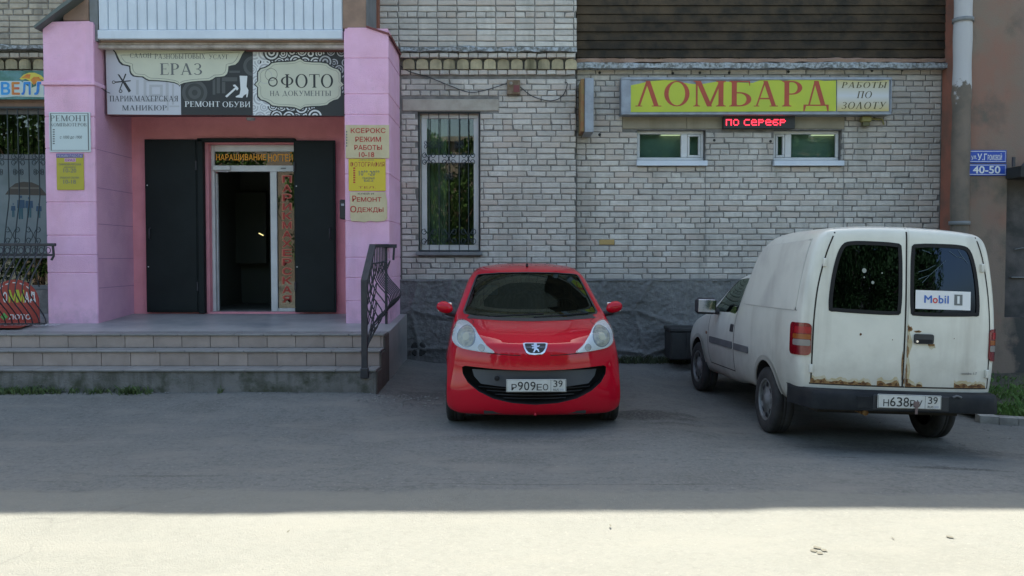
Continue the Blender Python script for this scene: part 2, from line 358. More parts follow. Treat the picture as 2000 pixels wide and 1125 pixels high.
def road_ext(nt, pos, col):
    sep = nt.nodes.new('ShaderNodeSeparateXYZ'); nt.links.new(pos, sep.inputs[0])
    # older, paler carriageway in front of the parking strip
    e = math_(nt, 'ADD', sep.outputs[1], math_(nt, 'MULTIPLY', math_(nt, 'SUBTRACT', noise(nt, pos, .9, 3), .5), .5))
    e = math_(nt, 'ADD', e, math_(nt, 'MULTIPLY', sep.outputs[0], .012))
    # oil and damp stains, each with a soft ragged outline
    for x, y, rx, ry, d in ((1.3, 8.6, .6, .30, .9), (1.55, 8.2, .35, .12, .6), (3.4, 7.45, 1.1, .30, .6), (3.3, 6.55, .45, .06, .9), (2.6, 6.9, .22, .03, .8), (-2.5, 6.2, .5, .03, .5), (-4.4, 6.6, .9, .025, .5), (.5, 5.95, 1.5, .02, .6), (4.2, 5.85, 1.4, .025, .7), (-3.2, 5.75, 1.2, .02, .5), (2.0, 8.0, .18, .06, .6), (-.9, 9.5, .5, .5, .5), (.1, 7.5, .9, .2, .4), (.3, 7.2, .8, .25, .2)):
        dx = math_(nt, 'DIVIDE', math_(nt, 'SUBTRACT', sep.outputs[0], x), rx); dy = math_(nt, 'DIVIDE', math_(nt, 'SUBTRACT', sep.outputs[1], y), ry)
        r = math_(nt, 'ADD', math_(nt, 'ADD', math_(nt, 'MULTIPLY', dx, dx), math_(nt, 'MULTIPLY', dy, dy)), math_(nt, 'MULTIPLY', math_(nt, 'SUBTRACT', noise(nt, pos, 7, 5), .5), 1.8))
        col = mixc(nt, math_(nt, 'MULTIPLY', ramp(nt, r, .35, 1.15, (1,1,1,1), (0,0,0,1)), d), col, (.045, .045, .042, 1))
    g1 = noise(nt, pos, 38, 3, .7); col = mixc(nt, math_(nt, 'MULTIPLY', ramp(nt, g1, .42, .62), .40), col, (.23, .225, .20, 1))
    g2 = noise(nt, pos, 16, 4, .7); col = mixc(nt, math_(nt, 'MULTIPLY', ramp(nt, g2, .50, .64), .42), col, (.070, .070, .066, 1))
    g3 = noise(nt, pos, 1.1, 6, .65, (1, 2.2, 1)); col = mixc(nt, math_(nt, 'MULTIPLY', ramp(nt, g3, .50, .64), .75), col, (.185, .182, .162, 1))
    # fine grit
    v = nt.nodes.new('ShaderNodeTexVoronoi'); v.inputs['Scale'].default_value = 15; nt.links.new(pos, v.inputs['Vector'])
    col = mixc(nt, math_(nt, 'MULTIPLY', ramp(nt, v.outputs['Distance'], .06, .14, (1,1,1,1), (0,0,0,1)), .35), col, (.42, .40, .35, 1))
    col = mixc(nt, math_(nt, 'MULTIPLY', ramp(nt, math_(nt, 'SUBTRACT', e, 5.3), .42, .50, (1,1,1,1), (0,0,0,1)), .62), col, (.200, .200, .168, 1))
    # cracks
    vc = nt.nodes.new('ShaderNodeTexVoronoi'); vc.feature = 'DISTANCE_TO_EDGE'; vc.inputs['Scale'].default_value = .42
    wv = nt.nodes.new('ShaderNodeVectorMath'); wv.operation = 'ADD'; nn = nt.nodes.new('ShaderNodeTexNoise'); nn.inputs['Scale'].default_value = 2.2; nn.inputs['Detail'].default_value = 8
    nt.links.new(pos, nn.inputs['Vector']); nt.links.new(pos, wv.inputs[0]); nt.links.new(nn.outputs['Color'], wv.inputs[1]); nt.links.new(wv.outputs[0], vc.inputs['Vector'])
    col = mixc(nt, math_(nt, 'MULTIPLY', ramp(nt, vc.outputs['Distance'], .0, .012, (1,1,1,1), (0,0,0,1)), math_(nt, 'MULTIPLY', ramp(nt, noise(nt, pos, .6, 3), .49, .64), .28)), col, (.04, .04, .038, 1))
    return col
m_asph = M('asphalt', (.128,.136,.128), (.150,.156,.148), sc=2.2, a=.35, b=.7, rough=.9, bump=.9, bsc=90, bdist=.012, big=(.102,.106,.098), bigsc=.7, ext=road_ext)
m_kerb = M('kerb_stone', (.33,.32,.29), (.22,.21,.19), sc=6, rough=.95, bump=.6)
m_soil = M('soil', (.06,.055,.04), (.09,.08,.055), sc=8, rough=1, bump=1, bsc=30, bdist=.03)
m_grass = M('grass_blades', (.055,.13,.022), (.10,.17,.03), sc=3, rough=.7, var=.35)

# ================================================================ ground
def sst(t): t = max(0, min(1, t)); return t*t*(3-2*t)
def gz(x, y):
    z = sst((y-8.2)/4)*.09 + sst((-x-.9)/.8)*sst((y-8.0)/1.2)*.085
    z -= (.060+.055*sst((y-8.8)/1.4))*sst((x-1.35)/.75)*sst((y-6.4)/1.3)*(1-sst((y-11.2)/.8))
    z -= .036*max(0, min(2.6, x-2.3))*sst((y-4.5)/2.5)
    return z
YL, YR, YU, YP = 12.08, 12.23, 12.0, 11.5
def lines(fine, step, far):
    a = [-f for f in reversed(far)]; 
    n = int((fine[1]-fine[0])/step); return a + [fine[0]+step*i for i in range(n+1)] + list(far)
xs = lines((-8.0, 9.0), .085, (14, 30, 80, 220)); ys = lines((2.0, 12.4), .085, (20, 60, 220)); ys = [y for y in ys if not -20 < y < 2] ; ys = sorted(set(ys+[-20, -8, 0]))
mb = MB(); vs = []
for y in ys:
    for x in xs:
        z = gz(x, y)
        if -8 <= x <= 9 and 2 <= y <= 12.4:
            z += .012*(mn.noise(Vector((x*.9, y*1.3, 0)))) + .004*mn.noise(Vector((x*5, y*5, 2)))
            z += .008*sst((5.95 + .12*mn.noise(Vector((x*1.1, 0, 5))) - y)/.1)
        vs.append((x, y, z))
nx = len(xs)
mb.add(vs, [(j*nx+i, j*nx+i+1, (j+1)*nx+i+1, (j+1)*nx+i) for j in range(len(ys)-1) for i in range(nx-1)], smooth=True)
struct('asphalt_ground', mb, m_asph)

# ================================================================ masonry
def brick_mesh(w, h, seed, d=.05):
    r = random.Random(seed); mb = MB(); j = lambda a=.0035: r.uniform(-a, a)
    c = .010
    ch = [0]*4
    if r.random() < .16: ch[r.randrange(4)] = r.uniform(.004, .012)
    back = [(-w/2, d, -h/2), (w/2, d, -h/2), (w/2, d, h/2), (-w/2, d, h/2)]
    mid = [(-w/2+j(), .009, -h/2+j()), (w/2+j(), .009, -h/2+j()), (w/2+j(), .009, h/2+j()), (-w/2+j(), .009, h/2+j())]
    fr = [(-w/2+c+j(.005), j(.0015), -h/2+c*.8+j()), (w/2-c+j(.005), j(.0015), -h/2+c*.8+j()), (w/2-c+j(.005), j(.0015), h/2-c*.8+j()), (-w/2+c+j(.005), j(.0015), h/2-c*.8+j())]
    for q in range(4):
        if ch[q]:
            X, Y_, Z_ = mid[q]; mid[q] = (X-math.copysign(ch[q]*1.3, X), Y_, Z_-math.copysign(ch[q]*.7, Z_)); X, Y_, Z_ = fr[q]; fr[q] = (X-math.copysign(ch[q], X), Y_, Z_-math.copysign(ch[q]*.6, Z_))
    fs = [(8,9,10,11)]
    for i in range(4):
        k = (i+1) % 4; fs += [(4+i, 4+k, 8+k, 8+i), (i, k, 4+k, 4+i)]
    return mb.add(back+mid+fr, fs, 0)
BR = []
m_brickd = M('mossy_dentil', (.42,.37,.24), (.30,.27,.18), sc=12, a=.35, b=.7, rough=.95, bump=.8, bsc=50, var=.25, streak=(.13,.12,.07), strsc=5, stra=.5, strb=.7)
PITCHC = .0779
def field(x0, x1, z0, n, Yf, holes, header_every, hoff, seed, mat=0, stack=False, sw=.25, jt=.0118, pitch=PITCHC):
    r = random.Random(seed); last = -1
    for i in range(n):
        zc = z0 + pitch*(i+.5); hdr = (i+hoff) % header_every == 0
        w = .12 if hdr else sw
        offs = [0, .065, .13, .195]; o = r.choice([q for q in offs if abs(q-last) > .05]); last = o
        if stack: o = (.0 if not hdr else r.uniform(0, .1))
        x = x0 - o if not hdr or not stack else x0 - o
        zj = r.uniform(-.003, .003)
        while x < x1 - .02:
            ww = w
            if not stack and not hdr and r.random() < .07: ww = .12
            a, b = max(x, x0), min(x+ww, x1); segs = [(a, b)]
            for hx0, hx1, hz0, hz1 in holes:
                if hz0 - .02 < zc < hz1 + .02:
                    ns = []
                    for a, b in segs:
                        if b <= hx0 or a >= hx1: ns.append((a, b))
                        else:
                            if hx0 - a > .03: ns.append((a, hx0))
                            if b - hx1 > .03: ns.append((hx1, b))
                    segs = ns
            for a, b in segs:
                if b - a > .03: BR.append(((a+b)/2, Yf + r.uniform(-.003, .003), zc+zj+r.uniform(-.0015, .0015), b-a, pitch-jt, mat, r.randrange(10**6)))
            x += ww + jt
def wall_holes(mb, x0, x1, z0, z1, y0, y1, holes, m=0):
    X = sorted({x0, x1} | {h[0] for h in holes if x0 < h[0] < x1} | {h[1] for h in holes if x0 < h[1] < x1})
    for a, b in zip(X, X[1:]):
        hs = sorted((max(h[2], z0), min(h[3], z1)) for h in holes if h[0] <= a+1e-6 and h[1] >= b-1e-6)
        z = z0
        for ha, hb in hs:
            if ha > z + .001: mb.box(a, b, y0, y1, z, ha, m)
            z = max(z, hb)
        if z1 > z + .001: mb.box(a, b, y0, y1, z, z1, m)

bld = thing('apartment_building', 'grey brick block of flats with barred windows and dark stone plinth behind both vehicles', 'building', (0, 12.3, 0))
XC = AX(1125, YL, 300)                      # corner between the proud left wall and the set back right wall
XE = 5.90                                   # where the plaster wall begins
def hole(px0, py0, px1, py1, Y):
    a, b, c, d = rect_px(px0, py0, px1, py1, Y); return (a, b, c, d)
H_main = hole(817, 218, 938, 499, YL); H_shop = (-8.8, -6.15, AZ(566, YL), AZ(212, YL))
H_w1 = hole(1244, 254, 1379, 327, YR); H_w2 = hole(1511, 254, 1645, 327, YR)
H_lint = hole(786, 193, 974, 217, YL); H_lintr = hole(1215, 222, 1650, 252, YR)
XPW = -1.518                                # outer face of the right pillar
DOORX0, DOORX1 = AX(397, 12.05), AX(600, 12.05); DOORZ0, DOORZ1 = AZ(609, 12.05), AZ(279, 12.05)
# backing walls (mortar shows between the bricks)
mb = MB(); ZT = 9.38
wall_holes(mb, -22, XC-.012, -.3, ZT, YL+.012, YL+.45, [H_main, H_shop, (DOORX0, DOORX1, DOORZ0, DOORZ1)])
wall1 = put('wall', mb, m_mortar, bld)
mb = MB(); wall_holes(mb, XC-.012, XE+.3, -.3, ZT, YR+.012, YR+.45, [H_w1, H_w2])
wall2 = put('wall', mb, m_mortar, bld)
mb = MB(); mb.box(-22, 22, 22, 22.4, -.3, ZT); mb.box(-22, -21.6, YL+.45, 22, -.3, ZT); mb.box(21.6, 22, YL+.45, 22, -.3, ZT)
put('wall', mb, m_mortar, bld)
mb = MB(); mb.prism([(-22.3, 11.34), (-9, 11.575), (-2.0, 11.69), (-1.2, 11.67), (0, 11.72), (2.1, 11.75), (2.3, 11.79), (8, 11.87), (22.3, 12.1), (22.3, 22.6), (-22.3, 22.6)], 'z', ZT, ZT+.22); put('roof', mb, m_conc, bld)  # unseen roof, its slanted and stepped eave shaped for the ground shadow's edge
# left wall: courses below the string course
zs0 = AZ(547, YL)
n = int((AZ(147, YL)-zs0)/PITCHC)
HL = [H_main, (H_lint[0], H_lint[1], H_lint[2], H_lint[3])]
field(XPW+.02, XC-.002, zs0, n, YL, HL, 6, 4, 1)
field(-8.3, -5.95, zs0+.0, n, YL, [H_shop, (-8.8, -5.9, AZ(212, YL), AZ(192, YL)), (-8.8, -5.9, 0, AZ(490, YL))], 6, 2, 2, mat=1)
# band (string course): header row, dentils, header row, ledge, then stack bonded panels above
def band(xa, xb, mat):
    for (ya, yb, Yf) in ((146, 136, YL-.03), (112.5, 102.5, YU-.02)):
        za, zb = AZ(ya, Yf), AZ(yb, Yf); x = xa
        while x < xb-.03:
            ww = min(.122, xb-x); BR.append((x+ww/2, Yf+random.uniform(-.004,.004), (za+zb)/2, ww, zb-za-.008, mat, random.randrange(10**6))); x += .131
    za, zb = AZ(135.5, YL-.04), AZ(113.5, YL-.04); x = xa+.03; k = 0
    while x < xb-.08:
        dm = MB(); hh = zb-za-.012; ww = .156; P_ = [(x, za+.004), (x+ww, za+.004), (x+ww, za+hh*.66)]+[(x+ww/2+ww/2*cos(t), za+hh*.66+hh*.34*sin(t)) for t in (.6, 1.1, 1.57, 2.04, 2.54)]+[(x, za+hh*.66)]
        yy = YL-.045+random.uniform(-.008,.008); dm.prism(P_, 'y', yy, yy+.08); put('dentil_brick', dm, m_brickd, bld); x += .182; k += 1
band(XPW+.02, XC-.002, 0); band(-8.3, -5.85, 1)
mb = MB()
def rough_ledge(mb, x0, x1, y0, y1, z0, z1, amp=.008, step=.07, m=0):
    n = int((x1-x0)/step); vs = []
    for i in range(n+1):
        x = x0+(x1-x0)*i/n; q = lambda s: amp*mn.noise(Vector((x*6, s*3.1, z0)))*1.6
        vs += [(x, y0+q(1), z0+q(2)), (x, y0+q(3), z1-.01+q(4)), (x, y0+.02+q(3), z1+q(5)), (x, y1, z1), (x, y1, z0)]
    fs = []
    for i in range(n):
        for j in range(5): a, b = i*5+j, i*5+(j+1) % 5; fs.append((a, b, b+5, a+5)[::-1])
    mb.add(vs, fs, m); mb.add(vs[:5], [(0,1,2,3,4)], m); mb.add(vs[-5:], [(4,3,2,1,0)], m)
rough_ledge(mb, XPW+.03, XC, YU-.055, YL+.02, AZ(101.5, YU), AZ(93, YU), .014)
put('ledge', mb, m_ledge, bld)
mb = MB(); rough_ledge(mb, -8.3, -5.8, YU-.055, YL+.02, AZ(97, YU), AZ(89, YU), .014); put('ledge', mb, m_ledge, bld)
zu = AZ(92, YU)
mb = MB(); mb.box(XPW-.3, XC-.012, YU+.012, YL+.05, zu-.02, 9.9); mb.box(-22, -5.6, YU+.012, YL+.05, AZ(88, YU), 9.9); put('wall', mb, m_mortar, bld)
field(AX(741, YU, 50), XC-.002, zu, 9, YU, [], 6, 1, 3, stack=True, sw=.249, pitch=.0787)
field(-8.3, -5.55, zu+.03, 9, YU, [], 6, 1, 4, mat=1, stack=True, pitch=.0787)
# right wall
zr0 = AZ(546, YR); nr = int((AZ(122, YR)-zr0)/PITCHC)+1
field(XC+.02, XE-.02, zr0, nr, YR, [H_w1, H_w2, H_lintr], 6, 2, 5)
# --- turn the brick list into objects
hidden = [(1213,150,1742,224), (1130,148,1160,265), (866,516,1215,600), (1440,440,1990,600), (0,140,92,212), (1410,222,1560,252), (672,0,785,640), (90,0,672,640)]
meshes = {}
for mi, mat in ((0, m_brick), (1, m_brickw)):
    for k in range(6):
        meshes[('s', mi, k)] = mesh_of(brick_mesh(.25, PITCHC-.0105, k+10*mi), 'brick', mat)
        meshes[('h', mi, k)] = mesh_of(brick_mesh(.12, PITCHC-.0105, k+40+10*mi), 'brick', mat)
cand = []
for i, (x, y, z, w_, h_, mt, sd_) in enumerate(BR):
    px = 1000+x/y*F; py = 500-(z-CH)/y*F
    if not (8 < px < 1992 and 4 < py < 600): continue
    if any(a-12 < px < c+12 and b-3 < py < d+3 for a, b, c, d in hidden): continue
    if abs(w_-.25) > .004: continue
    cand.append((w_*h_/y/y, i))
cand.sort(reverse=True); chosen = {i for _, i in cand[:300]}
rest = {(0, 0): MB(), (0, 1): MB(), (1, 0): MB(), (1, 1): MB()}
for i, (x, y, z, w_, h_, mt, sd_) in enumerate(BR):
    par = 0 if x < XC else 1
    if i in chosen:
        o = put_mesh('brick', meshes[('s', mt, sd_ % 6)], (x, y, z), (wall1, wall2)[par])
    else:
        b = brick_mesh(w_, h_, sd_); rest[(mt, par)].add([(v[0]+x, v[1]+y, v[2]+z) for v in b.v], b.f)
for (mt, par), b in rest.items():
    if b.v: o = put('brick_remainder', b, (m_brick, m_brickw)[mt], (wall1, wall2)[par]); o['kind'] = 'stuff'
# holes and nail stubs in the course under the balcony (right)
mb = MB()
for px, py in ((1171,142),(1314,143),(1367,142),(1424,142),(1540,140),(1703,138),(1762,137),(1171,263),(1395,274),(1505,276)):
    x, z = at(px, py, YR); mb.lathe([(.001,-.004),(.018,-.006),(.02,.0)], (x, YR, z), 'y', 8, smooth=False)
put('anchor_hole', mb, m_dark, wall2)
# yellow painted brick
x0, x1, z0, z1 = rect_px(1170, 468, 1200, 478, YR); mb = MB(); mb.bbox(x0, x1, YR-.006, YR+.03, z0, z1, .006)
o = put('brick', mb, M('ochre_brick', (.42,.30,.12), rough=.9, bump=.4), wall2); o['label'] = 'ochre stained brick left of the centre of the right wall'

# ---- lintels
mb = MB(); a, b, c, d = H_lint; mb.bbox(a, b, YL-.004, YL+.2, c+.004, d-.004, .008); put('lintel', mb, M('pale_lintel', (.42,.39,.335), (.33,.30,.25), sc=5, rough=.9, bump=.5, streak=(.24,.22,.18), strsc=4), bld)
a, b, c, d = H_lintr; xx = [a, a+(b-a)*.29, a+(b-a)*.62, b]
for p, q in zip(xx, xx[1:]):
    mb = MB(); mb.bbox(p+.002, q-.002, YR-.006+.002*(p>a), YR+.2, c+.003, d-.003, .007); put('lintel', mb, M('tan_lintel_%d' % int(p*100), (.31,.28,.21), (.25,.23,.17), sc=3, rough=.9, streak=(.20,.18,.12)), bld)
mb = MB(); mb.bbox(-8.8, -5.9, YL-.02, YL+.2, AZ(211, YL), AZ(194, YL), .01); put('lintel', mb, m_brown, bld)

# ---- plinth: rough render with raised joint ridges
def plinth(name, x0, x1, z0, ztop, Yf, seed):
    r = random.Random(seed); step = .02; nx = int((x1-x0)/step); nz = int((ztop-z0)/step)
    segs = []
    # irregular "stones": ridge polylines
    zz = z0
    rows = [z0+(ztop-z0)*k for k in (.0, .33, .62, 1.0)]
    pts = []
    for k, zr in enumerate(rows):
        row = []; x = x0-.3
        while x < x1+.5: row.append((x, zr+(0 if k in (0, 3) else r.uniform(-.13, .13)))); x += r.uniform(.42, .72)
        pts.append(row)
    for k, row in enumerate(pts):
        if 0 < k < 3: segs += list(zip(row, row[1:]))
        if k < 3:
            for p in row:
                q = min(pts[k+1], key=lambda t: abs(t[0]-p[0]-.08)); segs.append((p, q))
    vs = []
    for j in range(nz+1):
        z = z0+(ztop-z0)*j/nz
        for i in range(nx+1):
            x = x0+(x1-x0)*i/nx; d = 9
            for (ax, az), (bx, bz) in segs:
                if min(ax, bx)-.06 > x or max(ax, bx)+.06 < x: continue
                dx, dz = bx-ax, bz-az; L = dx*dx+dz*dz
                t = max(0, min(1, ((x-ax)*dx+(z-az)*dz)/L)); e = math.hypot(x-ax-t*dx, z-az-t*dz)
                if e < d: d = e
            yy = Yf - .028*math.exp(-(d/.03)**2) - .009*mn.noise(Vector((x*9, z*9, seed))) - .020*mn.noise(Vector((x*23, z*23, seed)))
            vs.append((x, yy, z))
    mb = MB(); w1 = nx+1
    mb.add(vs, [(j*w1+i, j*w1+i+1, (j+1)*w1+i+1, (j+1)*w1+i) for j in range(nz) for i in range(nx)], smooth=True)
    mb.box(x0, x1, Yf+.03, Yf+.2, z0, ztop)
    o = put(name, mb, m_plinth, bld)
    mb = MB(); rough_ledge(mb, x0, x1, Yf-.012, Yf+.1, ztop-.005, ztop+.022, .006, .05); put('ledge', mb, m_plinth, bld)
plinth('plinth', XC-.0, XE+.05, -.15, AZ(548, YR-.08), YR-.09, 3)
plinth('plinth', XPW-.05, XC-.0, -.15, AZ(549, YL-.06), YL-.07, 8)
mb = MB(); x0, x1, z0, z1 = rect_px(796, 672, 838, 693, YL-.1); mb.lathe([(.02,-.012),(.09,-.015),(.11,.0)], ((x0+x1)/2, YL-.075, (z0+z1)/2), 'y', 14, smooth=False); put('vent_hole', mb, m_dark, bld)

# ---- windows
def room(x0, x1, z0, z1, y0, y1, m):
    mb = MB(); mb.add([(x0,y0,z0),(x1,y0,z0),(x1,y1,z0),(x0,y1,z0),(x0,y0,z1),(x1,y0,z1),(x1,y1,z1),(x0,y1,z1)], [(0,1,2,3),(4,7,6,5),(1,5,6,2),(2,6,7,3),(0,3,7,4)]); return put('room', mb, m, bld)
def bars(mb, x0, x1, z0, z1, w, y0, y1):       # rectangular frame butted at the corners
    mb.bbox(x0, x1, y0, y1, z0, z0+w, .006); mb.bbox(x0, x1, y0, y1, z1-w, z1, .006)
    mb.bbox(x0, x0+w, y0, y1, z0+w+.001, z1-w-.001, .006); mb.bbox(x1-w, x1, y0, y1, z0+w+.001, z1-w-.001, .006)
def pane(x0, x1, z0, z1, Y, win, m=None):
    mb = MB(); mb.box(x0, x1, Y, Y+.006, z0, z1); return put('pane', mb, m or m_glass, win)
# main barred window
a, b, c, d = H_main; room(a-.6, b+.6, c-.9, d+.3, YL+.46, YL+3.2, m_room)
yf = YL+.11; fr = MB(); bars(fr, a+.035, b-.02, c+.07, d-.0, .075, yf, yf+.06)
zm = AZ(309, YL); fr.bbox(a+.11, b-.095, yf, yf+.06, zm-.05, zm+.055, .006)
win = put('window', fr, m_pvc, bld)
pane(a+.11, b-.095, c+.145, zm-.05, yf+.03, win); pane(a+.11, b-.095, zm+.055, d-.075, yf+.03, win)
mb = MB(); mb.bbox(a-.03, b+.03, YL-.06, yf, c+.0, c+.05, .008); put('sill', mb, m_greypaint, win)
mb = MB(); bars(mb, a, b, c+.05, d, .03, yf-.025, yf-.001); put('reveal_frame', mb, m_trimw, win)
# curtain in the left half of the room
mb = MB(); n = 40; vs = []
for i in range(n+1):
    x = a-.1+(b-a)*.55*i/n; y = yf+.28+.035*sin(i*1.1); vs += [(x, y, c-.1), (x, y, d+.05)]
mb.add(vs, [(2*i, 2*i+2, 2*i+3, 2*i+1) for i in range(n)], smooth=True)
tag(put('curtain', mb, M('curtain_cloth', (.75,.75,.62), (.62,.62,.50), sc=4, rough=.9)), 'pale curtain hanging inside the tall barred window', 'curtain')
# small windows under the pawnshop sign
for k, (H, mull, flip) in enumerate(((H_w1, 1338, 0), (H_w2, 1542, 1))):
    a, b, c, d = H; room(a-.5, b+.5, c-1.2, d+.15, YR+.46, YR+1.9, m_room2)
    yf = YR+.10; fr = MB(); zb = AZ(312, YR)
    bars(fr, a+.01, b-.01, zb, d, .042, yf, yf+.06); xm = AX(mull, YR)
    fr.bbox(xm-.045, xm+.045, yf-.008, yf+.065, zb+.043, d-.043, .008)
    win = put('window', fr, m_pvc, bld)
    xa, xb = (xm+.045, b-.052) if flip == 0 else (a+.052, xm-.045)
    mb = MB(); bars(mb, xa+.004, xb-.004, zb+.046, d-.046, .028, yf-.004, yf+.05); put('sash', mb, m_pvc, win)
    pane(a+.052, xm-.045, zb+.042, d-.042, yf+.03, win, m_glass2); pane(xm+.045, b-.052, zb+.042, d-.042, yf+.03, win, m_glass2)
    mb = MB(); mb.prism([(YR-.07, c+.02), (YR-.07, zb-.018), (yf, zb+.0), (yf, c+.02)], 'x', a-.01, b+.01); put('sill', mb, m_siding, win)
    mb = MB(); mb.box(a-.02, b+.02, yf+.16, yf+.165, c-.05, d+.03); put('window_blind', mb, MATS.get('teal_blind') or M('teal_blind', (.55,.60,.56), (.46,.51,.48), sc=3, rough=.9), win)  # sheet added behind the panes to brighten the unlit small windows
    xl = AX((1312, 1605)[k], YR+.22); zl = AZ(263, YR+.22)
    mb = MB(); mb.bbox(xl-.17, xl+.17, YR+.215, YR+.245, zl+.002, zl+.012, .003, 1); mb.tube([(xl-.16, YR+.225, zl-.007), (xl+.16, YR+.225, zl-.007)], .007, 8, 0)
    tag(put('strip_lamp', mb, [M('lamp_glow_%d' % k, (.9,.9,.7), emit=(1,.93,.62), estr=.4), m_pvc]), ('lit strip lamp inside the small window left under the yellow sign', 'lit strip lamp inside the small window right under the yellow sign')[k], 'lamp', 'strip lamps inside the small windows')
# shop window on the far left
a, b, c, d = H_shop; room(a, b, c-.3, d+.1, YL+.46, YL+2.5, m_dark)
yf = YL+.1; fr = MB(); z1_, z2_ = AZ(305, YL), AZ(500, YL)
bars(fr, a+.01, b-.01, c, d, .06, yf, yf+.06); fr.bbox(a+.07, b-.07, yf, yf+.06, z1_-.03, z1_+.035, .006); fr.bbox(a+.07, b-.07, yf-.03, yf+.06, z2_-.03, z2_+.03, .006)
win = put('window', fr, m_greypaint, bld)
pane(a+.07, b-.07, z1_+.035, d-.06, yf+.03, win); pane(a+.07, b-.07, z2_+.03, z1_-.03, yf+.03, win, m_glassd); pane(a+.07, b-.07, c+.06, z2_-.03, yf+.03, win)
# poster film: umbrella over four people
mb = MB(); zz0, zz1 = z2_+.035, z1_-.035; mb.box(a+.08, b-.08, yf+.012, yf+.018, zz0, zz1, 0)
Yq = yf+.0115
def pq(poly, m, k=0): mb.flat([at(x, y, Yq) for x, y in poly], Yq-.0004*k, m)
pq([(10,380),(20,366),(30,358),(46,355),(62,356),(76,362),(92,381),(92,382)], 1, 1); pq([(22,365),(76,366),(78,369),(20,369)], 4, 2)
def person_px(cx, top, bot, w, k):
    h = bot-top
    pq([(cx+w*.35*cos(i), top+h*.09+w*.4*sin(i)) for i in [j*pi/5 for j in range(10)]], 2, k)
    pq([(cx-w, top+h*.22),(cx+w, top+h*.22),(cx+w*1.1, top+h*.55),(cx+w*.6,top+h*.55),(cx-w*.6,top+h*.55),(cx-w*1.1, top+h*.55)], 2, k+1)
    pq([(cx-w*.6, top+h*.55),(cx, top+h*.55),(cx-w*.1, bot),(cx-w*.6, bot)], 3, k+2); pq([(cx, top+h*.55),(cx+w*.6, top+h*.55),(cx+w*.6, bot),(cx+w*.1, bot)], 3, k+2)
person_px(26, 396, 424, 4, 3); person_px(41, 380, 428, 7, 3); person_px(57, 383, 425, 7, 3); person_px(76, 396, 426, 5, 3)
put('window_film', mb, [M('pale_film', (.17,.21,.22), (.13,.17,.18), sc=3, rough=.4), M('umbrella_print', (.05,.04,.03), rough=.5), M('people_blue', (.015,.06,.12), rough=.5), M('people_teal', (.02,.09,.12), rough=.5), M('umbrella_stripe', (.12,.11,.09), rough=.5)], win)

# ---- window grilles
def spiral(cx, cz, r, a0, turns, y, ccw=1, k=16, sx=1):
    return [(cx+sx*r*(1-.75*i/k)*cos(a0+ccw*turns*2*pi*i/k), y, cz+r*(1-.75*i/k)*sin(a0+ccw*turns*2*pi*i/k)) for i in range(k+1)]
def cscroll(par, x, z, y, w, h, m, r=.0055):      # two mirrored C scrolls between neighbouring bars
    for s in (-1, 1):
        mb = MB(); cx = x+s*w*.48; q = w*.30
        p = spiral(cx-s*q*.2, z+h/2-q, q, pi/2, 1.1, y, ccw=-s)[::-1] + [(x+s*w*.08, y, z+h*.12), (x+s*w*.04, y, z), (x+s*w*.08, y, z-h*.12)] + spiral(cx-s*q*.2, z-h/2+q, q, -pi/2, 1.1, y, ccw=s)
        mb.tube(p, r, 5); put('scroll', mb, m, par)
gr = thing('window_grille', 'wrought iron grille with scrolls over the tall window between the pillar and the red car', 'grille', (AX(877, YL), YL+.03, AZ(498, YL)))
a, b, c, d = H_main; yg = YL+.035
mb = MB(); bars(mb, a+.006, b-.006, c+.055, d-.004, .018, yg-.009, yg+.009); put('grille_frame', mb, m_irong, gr)
for px in (838, 857.5, 877, 897, 915):
    x = AX(px, yg); mb = MB(); mb.tube([(x, yg, c+.03), (x, yg, d-.01)], .0065, 6); put('bar', mb, m_irong, gr)
for zpy in (307,):
    mb = MB(); z = AZ(zpy, yg)
for px in (838, 877, 915):
    cscroll(gr, AX(px, yg), AZ(310, yg), yg-.013, .13, .16, m_irong)
    cscroll(gr, AX(px, yg), AZ(462, yg), yg-.013, .15, .21, m_irong)
for px in (838, 857.5, 877, 897):
    cscroll(gr, AX(px, yg), AZ(283 if px != 877 else 345, yg), yg-.013, .09, .10, m_irong, .004)
gr = thing('window_grille', 'bulging iron grille over the shop window left of the pink pillar', 'grille', (AX(45, YL), YL-.05, AZ(498, YL)))
for px in (-42, -22, -2, 18, 38, 58, 78):
    x = AX(px, YL-.06); p = []
    for i in range(17):
        py = 212+(560-212)*i/16; t = max(0, (py-392)/(560-392)); bul = .16*sin(min(1, t*1.25)*pi/2) - .10*sst((t-.75)/.25)
        p.append((x, YL-.06-bul, AZ(py, YL-.06)))
    mb = MB(); mb.tube(p, .0075, 6); put('bar', mb, m_irong, gr)
for px in (-2, 38, 78):
    cscroll(gr, AX(px, YL-.06), AZ(313, YL), YL-.075, .13, .15, m_irong); cscroll(gr, AX(px, YL-.06), AZ(460, YL), YL-.24, .14, .22, m_irong)
    cscroll(gr, AX(px, YL-.06), AZ(337, YL), YL-.075, .10, .08, m_irong, .005)
mb = MB(); mb.box(-7.3, -6.12, YL-.075, YL-.06, AZ(213, YL), AZ(210, YL)); put('bar', mb, m_irong, gr)

